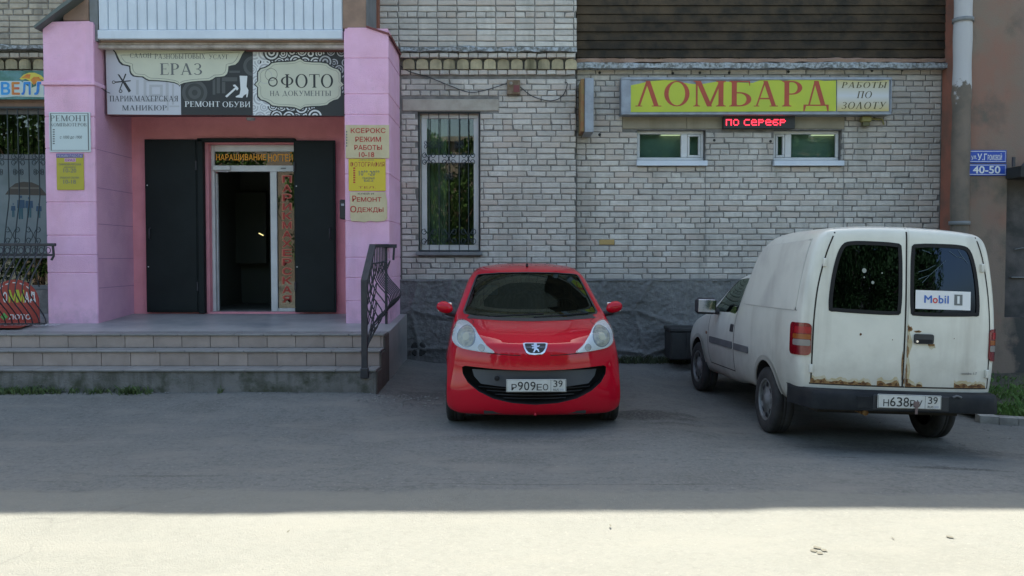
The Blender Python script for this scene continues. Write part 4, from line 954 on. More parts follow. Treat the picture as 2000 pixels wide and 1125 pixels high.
# --- pawnshop light box
YB = 12.02
s2 = sign('yellow light box sign lettered ЛОМБАРД in red with a torn top edge', 1213, 150, 1742, 224, YB, 'pawnshop_sign')
m_alu = M('aluminium_frame', (.30,.33,.37), (.24,.26,.29), sc=8, rough=.45, metal=.3)
a, b, c, d = rect_px(1213, 151, 1742, 224, YB); mb = MB(); mb.bbox(a, b, YB+.012, YR-.01, c, d, .004); put('box', mb, m_alu, s2)
mb = MB(); mb.bbox(a, b, YB-.01, YB+.011, d-.035, d, .004); mb.bbox(a, b, YB-.01, YB+.011, c, c+.028, .004); put('frame_rail', mb, m_alu, s2)
mb = MB(); mb.bbox(a, AX(1231, YB), YB-.008, YB+.011, c+.0285, d-.0355, .003); put('frame_rail', mb, m_alu, s2)
mb = MB(); mb.bbox(AX(1736, YB), b, YB-.008, YB+.011, c+.0285, d-.0355, .003); put('frame_rail', mb, m_alu, s2)
m_yel = M('yellow_panel', (.46,.52,.035), (.40,.48,.04), sc=2, rough=.45); 
torn = [(1231,167),(1240,165),(1250,163),(1262,160),(1275,158),(1290,157),(1297,156),(1320,157),(1328,160),(1345,163),(1362,165),(1378,163),(1395,160),(1415,159),(1430,160),(1440,161),(1470,162),(1478,159),(1483,157),(1520,156),(1530,158),(1545,156),(1560,154),(1590,155),(1610,158),(1633,157)]
mb = MB(); mb.flat([at(x, y, YB) for x, y in torn+[(1633,217),(1231,219)]], YB-.001); put('yellow_panel', mb, m_yel, s2)
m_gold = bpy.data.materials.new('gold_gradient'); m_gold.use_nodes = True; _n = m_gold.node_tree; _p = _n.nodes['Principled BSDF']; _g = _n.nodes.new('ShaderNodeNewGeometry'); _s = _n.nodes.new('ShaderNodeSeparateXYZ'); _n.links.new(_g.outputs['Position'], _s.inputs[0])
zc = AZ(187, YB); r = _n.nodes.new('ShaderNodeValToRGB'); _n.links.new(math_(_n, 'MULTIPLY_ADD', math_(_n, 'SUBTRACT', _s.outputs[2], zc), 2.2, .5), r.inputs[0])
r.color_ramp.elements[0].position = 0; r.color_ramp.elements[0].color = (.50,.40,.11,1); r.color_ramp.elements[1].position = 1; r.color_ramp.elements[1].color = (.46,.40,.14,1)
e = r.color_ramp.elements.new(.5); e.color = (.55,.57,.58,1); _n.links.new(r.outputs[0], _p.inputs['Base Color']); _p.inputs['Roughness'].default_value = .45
mb = MB(); mb.flat([at(x, y, YB) for x, y in [(1635,156),(1660,157),(1690,158),(1715,158),(1736,156),(1736,217),(1635,217)]], YB-.001); put('gold_panel', mb, m_gold, s2)
k_brick = M('brick_red_letter', (.40,.07,.035), (.34,.06,.03), sc=4, rough=.6)
xs_ = {'Л': (1241,1292), 'О': (1297,1347), 'М': (1354,1418), 'Б': (1424,1468), 'А': (1472,1520), 'Р': (1527,1567), 'Д': (1569,1619)}
for ch, (x0, x1) in xs_.items():
    y1 = 208 if ch != 'Д' else 217; y0 = 158
    mb = letters(serif(ch), rect_px(x0, y0, x1, y1, YB), YB-.002)
    # letters are torn off with the film: clip at the top edge
    put('letter', mb, k_brick, s2)
for s, y0, y1, x0, x1 in (('РАБОТЫ', 160, 172, 1643, 1733), ('ПО', 178, 192, 1673, 1703), ('ЗОЛОТУ', 199, 213, 1643, 1732)):
    mb = letters(serif(s, .2, .12), rect_px(x0, y0, x1, y1, YB), YB-.0022); put('lettering', mb, M('olive_letter_%d' % y0, (.07,.06,.02), rough=.6), s2)
# LED ticker
s3 = sign('red LED ticker board under the yellow sign', 1413, 227, 1553, 251, YR-.08, 'led_ticker', 'led sign')
a, b, c, d = rect_px(1413, 226, 1553, 251, YR-.09); mb = MB(); mb.bbox(a, b, YR-.09, YR-.007, c, d, .004); put('case', mb, k_black, s3)
fontd = {'п': ['11111','10001','10001','10001','10001'], 'о': ['01110','10001','10001','10001','01110'], 'с': ['01111','10000','10000','10000','01111'], 'е': ['01110','10001','11111','10000','01111'],
 'р': ['11110','10001','11110','10000','10000'], 'б': ['01111','10000','11110','10001','01110'], ' ': ['0']*5}
mb = MB(); mg = MB(); cx = 0; tot = 11*6-2; P0 = rect_px(1418, 230, 1550, 248, YR-.09); stepx = (P0[1]-P0[0])/62; stz = (P0[3]-P0[2])/7
for ch in 'по серебр':
    g = fontd[ch]
    for j, row in enumerate(g):
        for i, q in enumerate(row):
            if q == '1':
                x = P0[0]+(cx+i)*stepx*1.1+.005; z = P0[3]-(j+1.5)*stz
                mb.bbox(x-stepx*.42, x+stepx*.42, YR-.094, YR-.0905, z-stz*.38, z+stz*.38, .002)
    cx += 6 if ch != ' ' else 3
put('led_text', mb, M('led_red', (.5,.02,.03), emit=(1,.03,.06), estr=1.6), s3)
# folded grey light box on the left of the right wall
s4 = thing('projecting_sign', 'narrow grey metal projecting sign box seen edge on at the wall corner', 'sign', (AX(1147, 11.9), 11.9, AZ(262, 11.9)))
a, b, c, d = rect_px(1142, 152, 1160, 258, 11.72); mb = MB(); mb.prism([(c+.0, 0), (c+.0, 0)], 'x', 0, 0) if False else None
mb.bbox(a, b, 11.72, YR-.02, c, d, .006); put('box', mb, m_alu, s4)
a2, b2, c2, d2 = rect_px(1134, 155, 1141, 262, 11.8); mb.v = []; mb = MB(); mb.bbox(a2, a-.002, 11.76, YR-.03, c2+.03, d2, .004); put('side_panel', mb, M('rust_orange_edge', (.28,.13,.05), (.24,.22,.08), sc=4, rough=.7), s4)
# junction box and cables
jb = thing('junction_box', 'rusty square junction box above and right of the tall window', 'junction box', (AX(1002, YL), YL, AZ(184, YL)))
a, b, c, d = rect_px(990, 156, 1016, 184, YL-.07); mb = MB(); mb.bbox(a, b, YL-.075, YL-.001, c, d, .006); put('case', mb, M('rusty_box', (.14,.10,.06), (.22,.17,.12), sc=14, rough=.9, bump=.5), jb)
mb = MB(); mb.lathe([(0,-.008),(.022,-.008),(.024,0)], (a+.055, YL-.0755, d-.05), 'y', 12); put('plug', mb, m_conc, jb); mb = MB(); mb.box(a+.09, b-.01, YL-.079, YL-.0755, c+.03, c+.12); put('plate', mb, m_redtrim, jb)
def cable(pts, Y, label, r=.006, m=None):
    P = [at(x, y, Y) for x, y in pts]; fine = []
    for i in range(len(P)-1):
        p0, p1, p2, p3 = P[max(i-1,0)], P[i], P[i+1], P[min(i+2,len(P)-1)]
        for k in range(5):
            t = k/5; fine.append(tuple(.5*((2*p1[j])+(-p0[j]+p2[j])*t+(2*p0[j]-5*p1[j]+4*p2[j]-p3[j])*t*t+(-p0[j]+3*p1[j]-3*p2[j]+p3[j])*t**3) for j in (0, 1)))
    fine.append(P[-1]); mb = MB(); mb.tube([(x, Y, z) for x, z in fine], r, 5); return tag(put('cable', mb, m or k_black), label, 'cable')
cable([(781,128),(800,140),(835,150),(880,168),(915,180),(945,177),(990,163)], YL-.03, 'black cable sagging from the pink pillar to the rusty junction box')
cable([(1014,168),(1040,188),(1075,197),(1098,188),(1108,165),(1103,160)], YL-.03, 'black cable curling from the junction box to the wall corner')
cable([(186,160),(196,170),(206,178),(215,182)], 11.18, 'short cable from the left pillar to the salon sign', .005)
cable([(1647,262),(1648,330),(1647,400),(1647,470),(1648,560)], YR-.015, 'thin vertical cable on the brick wall below the yellow sign', .0035, k_grey)
cable([(1378,300),(1378,400),(1379,520)], YR-.015, 'thin vertical cable on the brick wall right of the first small window', .0035, k_grey)
# siren box under the right end of the sign
sb = thing('alarm_lamp', 'small yellowish alarm lamp bracket under the right end of the yellow sign', 'alarm', (AX(1694, YR), YR-.1, AZ(248, YR)))
a, b, c, d = rect_px(1684, 227, 1703, 246, YR-.12); mb = MB(); mb.bbox(a, b, YR-.12, YR-.02, c+.06, d, .008); put('case', mb, M('olive_case', (.25,.23,.08), rough=.6), sb); mb = MB(); mb.bbox(a+.02, b-.02, YR-.11, YR-.03, c, c+.058, .006); put('lens', mb, M('amber_lens', (.10,.09,.03), rough=.3), sb)
mb = MB(); mb.tube([(b, YR-.03, d-.02), (b+.18, YR-.03, d-.03), (b+.2, YR-.03, d-.1)], .012, 6); put('bracket', mb, MATS['olive_case'], sb)
# --- plates on the left pillar
YPf = YF-.012
s5 = sign('white repair notice with grey border on the left pillar', 97, 220, 175, 297, YPf, 'notice'); panel_px('board', 97, 219, 176, 297, YPf, .009, M('pale_blue_board', (.52,.60,.60), rough=.5), s5)
mb = MB(); 
for r_ in ((100,221,172,222),(100,293,172,294),(99,221,100,294),(172,221,173,294)): a, b, c, d = rect_px(*r_, YPf); mb.flat([(a,c),(b,c),(b,d),(a,d)], YPf-.0006)
put('border', mb, k_grey, s5); txt('РЕМОНТ', 98, 225, 170, 237, YPf-.001, k_grey, s5); txt('КОМПЬЮТЕРОВ', 98, 240, 169, 247, YPf-.001, k_grey, s5); txt('с 1000 до 1900', 117, 265, 160, 272, YPf-.001, k_black, s5, 'sans', shear=.2)
mb = MB(); [mb.flat([at(x, y, YPf) for x, y in ((103,252+4.5*i),(107,252+4.5*i),(107,254.5+4.5*i),(103,254.5+4.5*i))], YPf-.0006) for i in range(7)]; put('lettering', mb, k_grey, s5)
s6 = sign('yellow opening hours plate with purple heading on the left pillar', 110, 300, 163, 371, YPf, 'notice'); panel_px('board', 111, 301, 163, 371, YPf, .009, M('mustard_board', (.42,.36,.03), rough=.5), s6)
panel_px('heading_strip', 110, 300, 162, 308, YPf-.001, .0008, M('purple_strip', (.12,.08,.28), rough=.5), s6, .0002); txt('РЕЖИМ РАБОТЫ', 112, 301.5, 160, 306.5, YPf-.002, k_lgrey, s6, 'sans', .01)
panel_px('name_strip', 126, 309, 148, 316, YPf-.001, .0008, M('pink_strip', (.6,.35,.45), rough=.5), s6, .0002); txt('ЕРАЗ', 128, 310, 146, 315, YPf-.002, M('print_violet', (.2,.05,.25), rough=.5), s6, 'sans', .015)
for s, x0, y0, x1, y1 in (('ПАРИКМАХЕРСКАЯ', 115,319,158,323), ('МАНИКЮР', 125,325,148,328), ('10-20', 124,329,149,337), ('РЕМОНТ ОБУВИ', 118,345,154,349), ('10-18', 124,351,148,359)): txt(s, x0, y0, x1, y1, YPf-.001, k_grey, s6, 'sans', .012)
# --- plates on the right pillar
s7 = sign('cream board lettered КСЕРОКС with opening hours, topmost on the right pillar', 675, 244, 759, 309, YPf-.006, 'notice'); m_cb = M('cream_board', (.56,.48,.30), (.50,.42,.25), sc=5, rough=.6)
panel_px('board', 675, 244, 760, 309, YPf-.006, .01, m_cb, s7)
for s, x0, y0, x1, y1 in (('КСЕРОКС', 685,250,753,260), ('РЕЖИМ', 694,267,744,277), ('РАБОТЫ', 692,283,746,293), ('10-18', 701,297,731,307)): txt(s, x0, y0, x1, y1, YPf-.007, k_red, s7, 'sans', .03)
mb = MB(); [mb.flat([at(x, y, YPf) for x, y in ((676,256+5.5*i),(678.5,256+5.5*i),(678.5,259+5.5*i),(676,259+5.5*i))], YPf-.0066) for i in range(6)]; put('lettering', mb, k_grey, s7)
s8 = sign('bright yellow plate lettered ФОТОГРАФИЯ on the right pillar', 681, 310, 753, 373, YPf, 'notice'); panel_px('board', 681, 310, 753, 373, YPf, .009, M('yellow_board', (.60,.46,.03), rough=.45), s8)
for s, x0, y0, x1, y1, m, o in (('ФОТОГРАФИЯ', 684,316,751,326,MATS['brick_red_letter'],.0), ('10°°-20°°', 701,333,741,343,k_grey,.02), ('ПЕРЕРЫВ', 708,346,732,350,k_grey,.01), ('БЕЗ', 711,351,729,355,k_grey,.01), ('ТЕЛ.', 700,364,734,368,MATS['brick_red_letter'],0), ('СРОЧНО', 702,311,730,314,k_grey,0)): txt(s, x0, y0, x1, y1, YPf-.001, m, s8, 'sans', o)
mb = MB(); [mb.flat([at(x, y, YPf) for x, y in ((690,327+4.6*i),(694,327+4.6*i),(694,330+4.6*i),(690,330+4.6*i))], YPf-.0006) for i in range(7)]; put('lettering', mb, k_red, s8)
s9 = sign('cream board with ragged lower edge lettered РЕМОНТ ОДЕЖДЫ', 682, 375, 757, 433, YPf, 'notice')
mb = MB(); mb.prism([at(x, y, YPf) for x, y in ((683,375),(753,375),(754,384),(756,393),(756,427),(752,431),(735,433),(722,431),(712,434),(700,432),(686,432),(684,425))], 'y', YPf, YPf+.009); put('board', mb, m_cb, s9)
for s, x0, y0, x1, y1, m, o in (('Р', 688,382,696,394,k_red,.03), ('ЕМОНТ', 697,385,745,394,k_red,.03), ('О', 684,402,696,415,k_red,.03), ('ДЕЖДЫ', 697,405,749,416,k_red,.03), ('КЛЕЙ И', 699,376,730,380,k_black,.01)): txt(s, x0, y0, x1, y1, YPf-.001, m, s9, 'sans', o)
a, b, c, d = rect_px(664, 390, 673.5, 428, 11.1); ib = thing('letter_box', 'small black box on the inner side of the right pillar', 'box', ((a+b)/2, 11.1, c)); mb = MB(); mb.bbox(a, XR0-.0, 11.08, 11.3, c, d, .01); put('case', mb, k_black, ib); mb = MB(); mb.bbox(a+.02, b-.004, 11.073, 11.0795, d-.08, d-.05, .002); put('slot', mb, m_alu, ib)
# --- door lettering stuck on the glass
s10 = sign('orange lettering НАРАЩИВАНИЕ НОГТЕЙ on the glass above the door', 422, 300, 572, 316, Yd, 'lettering', 'lettering')
txt('НАРАЩИВАНИЕ', 422, 301, 520, 315.5, Yd+.0265, M('orange_letter', (.85,.36,.02), rough=.5), s10, 'sans', .035); txt('НОГТЕЙ', 524, 297, 572, 315.5, Yd+.0265, MATS['orange_letter'], s10, 'sans', .035)
s11 = sign('vertical red lettering ПАРИКМАХЕРСКАЯ on the glass beside the door', 551, 342, 571, 592, Yd, 'lettering', 'lettering')
w14 = 'ПАРИКМАХЕРСКАЯ'
for i, ch in enumerate(w14):
    y0 = 342+i*18.0; txt(ch, 550.5, y0, 570.5, y0+15.5, Yd+.0268, M('halo_red_%d' % i, (.55,.20,.12), rough=.5) if i == 0 else MATS['halo_red_0'], s11, 'sans', .05, name='letter_outline')
    txt(ch, 552.5, y0+1.5, 568.5, y0+14, Yd+.0255, k_red, s11, 'sans', .03, name='letter')
# --- street plates
YQ = YP-.012
for lab, y0, y1, tx, tr in (('blue street name plate lettered ул.У.Громовой', 293, 318, 'ул.У.ГРОМОВОЙ', (1897,300,1957,314)), ('blue house number plate lettered 40-50', 320, 343, '40-50', (1900,324,1954,339))):
    s = sign(lab, 1890, y0, 1966, y1, YQ, 'street_plate', 'sign', 'blue plates on the plaster wall'); panel_px('plate', 1890, y0, 1966, y1, YQ, .01, k_blue, s)
    mb = MB()
    for r_ in ((1892,y0+2,1964,y0+3),(1892,y1-3,1964,y1-2),(1892,y0+3,1893,y1-3),(1963,y0+3,1964,y1-3)): a, b, c, d = rect_px(*r_, YQ); mb.flat([(a,c),(b,c),(b,d),(a,d)], YQ-.0006)
    put('border', mb, k_white, s)
    if y0 == 293: txt('ул.', 1897, 304, 1908, 313, YQ-.001, k_white, s, 'sans', .015); txt('У.', 1909, 300, 1921, 313, YQ-.001, k_white, s, 'sans', .03); txt('Г', 1922, 300, 1928, 313, YQ-.001, k_white, s, 'sans', .03); txt('РОМОВОЙ', 1929, 299.5, 1957, 313, YQ-.001, k_white, s, 'sans', .03)
    else: txt(tx, *tr, YQ-.001, k_white, s, 'sans', .045)
# --- toy-coloured shop banner and red round board on the far left
s12 = sign('colourful banner with blue and red letters ВЕЛЛ and an umbrella over the shop window', 0, 140, 92, 194, 11.9, 'shop_banner', 'banner')
YV = 11.94; P = rect_px(-60, 138, 92, 194, YV); mb = MB(); mb.bbox(P[0], AX(108, YV), YV+.001, YV+.03, P[2], P[3], .003); put('board', mb, M('banner_green', (.03,.13,.08), (.10,.24,.24), sc=5, rough=.5), s12)
bm_ = [M('banner_pale', (.55,.62,.50), (.45,.60,.65), sc=3, rough=.5), M('banner_blue', (.02,.16,.55), (.03,.30,.65), sc=6, rough=.5), M('banner_red', (.50,.08,.04), (.55,.25,.03), sc=6, rough=.5), M('banner_orange', (.60,.25,.02), (.55,.12,.02), sc=9, rough=.5), M('banner_yellow', (.60,.52,.06), rough=.5)]
mb = MB()
def vp(pts, k, m): mb.flat([at(x, y, YV) for x, y in pts], YV-.0006*k, m)
vp([(-50,190),(10,190),(30,188),(92,190),(108,188),(108,165),(92,160),(60,172),(40,158),(0,158),(-50,160)], 0, 0)
vp([(38,154),(46,146),(56,142),(68,142),(80,147),(90,157),(86,158),(80,154),(72,158),(66,166),(58,158),(50,154),(44,156)], 2, 4); vp([(42,152),(52,145),(60,145),(58,154),(50,153)], 3, 3); vp([(60,156),(66,150),(76,150),(82,158),(74,160),(66,166)], 3, 3)
put('banner_print', mb, bm_, s12)
for ch, x0, x1, m in (('В', 2, 20, 1), ('Е', 23, 39, 2), ('Л', 42, 60, 1), ('Л', 67, 91, 1)):
    y0 = 160
    mb = letters(sans(ch, .09), rect_px(x0-1.5, y0-1.5, x1+1.5, 187, YV), YV-.0024); put('letter_outline', mb, bm_[0], s12)
    mb = letters(sans(ch, .06), rect_px(x0, y0, x1, 185.5, YV), YV-.0030); put('letter', mb, bm_[m], s12)
YD = 11.0
s13 = thing('round_sign', 'red round topped sign board with yellow lettering behind the left railing', 'sign', (AX(30, YD), YD, zl(YD)))
mb = MB(); P = [at(28+47*cos(a)*1.0, 592-46*sin(a), YD) for a in [pi*j/20 for j in range(21)]] + [at(-24, 634, YD), at(77, 632, YD)]
k_sr = M('sign_red', (.36,.05,.035), (.30,.04,.03), sc=4, rough=.5); mb.prism(P, 'y', YD, YD+.02); put('board', mb, k_sr, s13)
mb = MB()
for j in range(9):
    a = pi*(j+.15)/9; b = pi*(j+.75)/9; mb.flat([at(28+42*cos(q)*r_, 592-41*sin(q)*r_, YD) for q, r_ in ((a,1),(b,1),(b,.955),(a,.955))], YD-.001)
put('dashed_ring', mb, k_white, s13)
for ch, x0, x1, m in (('О', 6, 14, k_white), ('М', 17, 34, m_yel), ('М', 31+3, 47, m_yel), ('А', 48, 57, k_white), ('Д', 59, 69, k_white)): txt(ch, x0, 566 if m is m_yel else 570, x1, 591, YD-.001, m, s13, 'sans', .05, name='letter')
txt('ЛОТО', 17, 614, 60, 624, YD-.001, k_white, s13, 'sans', .04); mb = MB(); mb.flat([at(x, y, YD) for x, y in ((1,619),(8,610),(16,619),(8,626))], YD-.001); put('green_diamond', mb, M('print_green', (.10,.35,.08), rough=.5), s13)
# folding lower flap lying on the landing
mb = MB(); f0 = YD-.02
mb.add([(AX(-24,YD), f0, zl(f0)+.012), (AX(72,YD), f0, zl(f0)+.012), (AX(40,YD-.55), YD-.62, zl(YD-.62)+.012), (AX(-40,YD-.55), YD-.62, zl(YD-.62)+.012)], [(0,3,2,1)])
put('fallen_flap', mb, k_sr, s13)
mb = MB(); L = sans('РОЛЛАЖИ', .04)
for q in L[0]: mb.add([(-6.2+p[0]*.14, 10.58+p[1]*.22, zl(10.6+p[1]*.22)+.014) for p in q], [tuple(range(len(q)))])
put('lettering', mb, k_white, s13)

# ================================================================ black bin by the wall
bn = thing('dark_crate', 'black metal crate standing against the stone plinth left of the van', 'crate', (AX(1335, 11.75), 11.75, .09))
a, b, c, d = rect_px(1310, 641, 1375, 703, 11.6); mb = MB(); mb.bbox(a, b, 11.6, 12.08, c, d-.05, .012); put('body', mb, M('crate_black', (.018,.02,.02), (.03,.032,.03), sc=6, rough=.7, bump=.3), bn)
mb = MB(); mb.bbox(a-.015, b+.015, 11.585, 12.08, d-.048, d, .01); put('lid', mb, MATS['crate_black'], bn)
for k in range(3):
    mb = MB(); x = a+.03+(b-a-.06)*k/2; mb.bbox(x-.012, x+.012, 11.588, 11.599, c+.02, d-.06, .003); put('rib', mb, MATS['crate_black'], bn)

# ================================================================ kerb and verge on the right
kb = MB(); kx = [(4.75, 8.95), (5.4, 8.70), (6.3, 8.45), (7.5, 8.3), (9.2, 8.2)]
for (xa, ya), (xb, yb) in zip(kx, kx[1:]):
    n = 4
    for i in range(n):
        p = (xa+(xb-xa)*(i+.02)/n, ya+(yb-ya)*(i+.02)/n); q = (xa+(xb-xa)*(i+.98)/n, ya+(yb-ya)*(i+.98)/n)
        z0 = gz(*p); kb.add([(p[0],p[1],z0-.1),(q[0],q[1],z0-.1),(q[0],q[1]+.1,z0-.1),(p[0],p[1]+.1,z0-.1),(p[0],p[1],z0+.07),(q[0],q[1],z0+.07),(q[0],q[1]+.1,z0+.08),(p[0],p[1]+.1,z0+.08)], [(0,3,2,1),(4,5,6,7),(0,1,5,4),(1,2,6,5),(2,3,7,6),(3,0,4,7)])
struct('kerb', kb, m_kerb)
mb = MB(); vs = []; nx_, ny_ = 60, 34
def ky(x):
    for (xa, ya), (xb, yb) in zip(kx, kx[1:]):
        if x <= xb: return ya+(yb-ya)*(x-xa)/(xb-xa)
    return kx[-1][1]
for j in range(ny_+1):
    for i in range(nx_+1):
        x = 4.8+4.4*i/nx_; y0 = ky(x)+.11; y = y0+(11.48-y0)*j/ny_
        vs.append((x, y, gz(x, y)+.075+.05*sst(j/ny_)+.02*mn.noise(Vector((x*3, y*3, 0)))))
mb.add(vs, [(j*(nx_+1)+i, j*(nx_+1)+i+1, (j+1)*(nx_+1)+i+1, (j+1)*(nx_+1)+i) for j in range(ny_) for i in range(nx_)], smooth=True)
struct('verge', mb, m_soil)
def blades(mb, x, y, z, h, r):
    a = r.uniform(0, 2*pi); w_ = r.uniform(.003, .007); l = r.uniform(.2, .9)*h; dx, dy = cos(a), sin(a)
    mb.add([(x-dy*w_, y+dx*w_, z), (x+dy*w_, y-dx*w_, z), (x+dx*l*.35+dy*w_*.7, y+dy*l*.35-dx*w_*.7, z+h*.6), (x+dx*l, y+dy*l, z+h)], [(0, 1, 2), (0, 2, 3)])
r = random.Random(3); mb = MB()
for i in range(16000):
    x = r.uniform(4.8, 7.6); y = ky(x)+.1+(r.random()**1.3)*(11.45-ky(x)-.1)
    if mn.noise(Vector((x*1.6, y*1.6, 4))) < -.12+.3*r.random()-.25: continue
    blades(mb, x, y, gz(x, y)+.07, r.uniform(.03, .11), r)
tag(put('grass', mb, m_grass), 'rough green grass on the verge right of the white van', 'grass', kind='stuff')
mb = MB()
for cx, wd, n in ((20, 60, 520), (90, 40, 160), (190, 22, 70), (255, 24, 260), (430, 8, 16), (290, 10, 30), (145, 9, 30)):
    for i in range(n):
        px = cx+r.gauss(0, wd*.5); x = AX(px, 9.32, 760); y = 9.335-abs(r.gauss(0, .05)); blades(mb, x, y, gz(x, y)-.005, r.uniform(.02, .085)*(1.3 if i % 5 == 0 else 1), r)
tag(put('grass', mb, M('step_weeds', (.05,.095,.025), (.09,.12,.04), sc=9, rough=.7, var=.4)), 'weeds growing along the foot of the entrance steps', 'weeds', kind='stuff')
mb = MB()      # weeds against the plinth behind the cars
for i in range(900):
    x = r.uniform(1.2, 2.9); y = 12.08-abs(r.gauss(0, .05)); blades(mb, x, y, gz(x, y), r.uniform(.03, .12), r)
tag(put('grass', mb, M('dull_weeds', (.05,.065,.03), rough=.8, var=.4)), 'dull weeds along the plinth between the two vehicles', 'weeds', kind='stuff')
# crumbs of asphalt and grit
mb = MB()
for i in range(420):
    k = r.random()
    if k < .45: x, y = r.uniform(-1.6, -.6), r.uniform(8.9, 9.6)
    elif k < .75: x, y = r.uniform(-6, -1.4), 9.33-abs(r.gauss(0, .06))
    else: x, y = r.uniform(3.5, 7), r.uniform(7.4, 8.9)
    s = r.uniform(.004, .014); z = gz(x, y)+.004
    mb.add([(x-s,y-s,z),(x+s,y-s*.6,z),(x+s*.7,y+s,z),(x-s*.6,y+s,z),(x,y,z+s*1.1)], [(0,1,4),(1,2,4),(2,3,4),(3,0,4)])
tag(put('gravel', mb, M('grit', (.18,.18,.165), rough=.95, var=.4)), 'loose grit and crumbs of concrete at the foot of the steps', 'gravel', kind='stuff')
# small litter in the sun and damp spots
for j, (px, py) in enumerate(((1596,1086),(1617,1086),(1602,1080),(1608,1091),(1866,1059),(558,1048),(1194,1036),(1752,1061))):
    t = 1.55*F/(py-500); x = (px-1000)/F*t; mb = MB(); rj = random.Random(j)
    mb.add([(x+(.02 if j < 5 else .006)*cos(a)*rj.uniform(.5,1.2), t+.028*sin(a)*rj.uniform(.5,1.2), gz(x,t)+.014) for a in [i*pi/4 for i in range(8)]], [tuple(range(8))])
    tag(put('leaf_litter', mb, M('litter_%d' % j, (.09,.085,.06), rough=.8)), 'small dark scrap lying on the sunlit asphalt at lower right', 'litter', 'dark scraps on the sunlit asphalt')

# ================================================================ vehicle tools
def cage_body(stations, cols, p=2.4, levels=2, creases=None):
    """stations: (y_side, [(x,z)..K], y_center, z_top_center, [front bow per row or None]); box-topology lattice, subdivided"""
    K = len(stations[0][1]); J = len(stations); C = len(cols)
    bm = bmesh.new(); grid = {}
    def vert(key, co):
        if key not in grid: grid[key] = bm.verts.new(co)
        return grid[key]
    def pos(i, j, k):
        ys, pts, yc, ztc = stations[j][:4]; bows = stations[j][4] if len(stations[j]) > 4 else None
        xi = cols[i]; a = abs(xi); x, z = pts[k]
        f = 1-a**p
        if k == K-1: return (xi*x, ys+(yc-ys)*f, z+(ztc-z)*(1-a**2.6))
        yk = ys + ((bows[k]-ys)*f if bows else 0)
        if k == 0: return (xi*x, yk, z)
        return (xi*x, yk, z)
    def V(i, j, k): return vert((i, j, k), pos(i, j, k))
    def face(a, b, c, d):
        vs = [V(*q) for q in (a, b, c, d)]
        if len(set(vs)) == 4:
            try: bm.faces.new(vs)
            except ValueError: pass
    for j in range(J-1):
        for k in range(K-1):
            face((0,j,k),(0,j,k+1),(0,j+1,k+1),(0,j+1,k)); face((C-1,j,k),(C-1,j+1,k),(C-1,j+1,k+1),(C-1,j,k+1))
        for i in range(C-1):
            face((i,j,K-1),(i+1,j,K-1),(i+1,j+1,K-1),(i,j+1,K-1)); face((i,j,0),(i,j+1,0),(i+1,j+1,0),(i+1,j,0))
    for i in range(C-1):
        for k in range(K-1):
            face((i,0,k),(i+1,0,k),(i+1,0,k+1),(i,0,k+1)); face((i,J-1,k),(i,J-1,k+1),(i+1,J-1,k+1),(i+1,J-1,k))
    bmesh.ops.recalc_face_normals(bm, faces=bm.faces[:])
    me = bpy.data.meshes.new('cage'); bm.to_mesh(me); bm.free()
    o = bpy.data.objects.new('cage', me); COL.objects.link(o)
    md = o.modifiers.new('s', 'SUBSURF'); md.levels = levels; md.render_levels = levels
    r = bpy.data.meshes.new_from_object(o.evaluated_get(bpy.context.evaluated_depsgraph_get()))
    bpy.data.objects.remove(o); bpy.data.meshes.remove(me)
    return r
def boolean(me, cutters, op='DIFFERENCE'):
    """cutters: list of (MB, material index)"""
    while len(me.materials) < 4: me.materials.append(bpy.data.materials.get('asphalt'))
    o = bpy.data.objects.new('b', me); COL.objects.link(o); tmp = []
    for mb, mi in cutters:
        cm = bpy.data.meshes.new('c'); cm.from_pydata([tuple(v) for v in mb.v], [], mb.f)
        bm = bmesh.new(); bm.from_mesh(cm); bmesh.ops.remove_doubles(bm, verts=bm.verts[:], dist=1e-5); bmesh.ops.recalc_face_normals(bm, faces=bm.faces[:]); bm.to_mesh(cm); bm.free()
        for _ in range(4): cm.materials.append(None)
        cm.polygons.foreach_set('material_index', [mi]*len(cm.polygons))
        c = bpy.data.objects.new('c', cm); COL.objects.link(c); tmp.append(c)
        md = o.modifiers.new('b', 'BOOLEAN'); md.operation = op; md.object = c; md.solver = 'EXACT'
        if hasattr(md, 'material_mode'): md.material_mode = 'INDEX'
    bpy.context.view_layer.update()
    r = bpy.data.meshes.new_from_object(o.evaluated_get(bpy.context.evaluated_depsgraph_get()))
    for c in tmp: bpy.data.objects.remove(c)
    bpy.data.objects.remove(o); return r
def bvh_of(me):
    return BVHTree.FromPolygons([v.co[:] for v in me.vertices], [p.vertices[:] for p in me.polygons])
class Proj:
    """project a 2d outline on a body along a direction"""
    def __init__(s, bvh, org, u, v, d): s.b, s.o, s.u, s.v, s.d = bvh, Vector(org), Vector(u), Vector(v), Vector(d).normalized()
    def hit(s, a, b):
        p = s.o + s.u*a + s.v*b; h = s.b.ray_cast(p, s.d)
        return (h[0], h[1]) if h[0] is not None else (None, None)
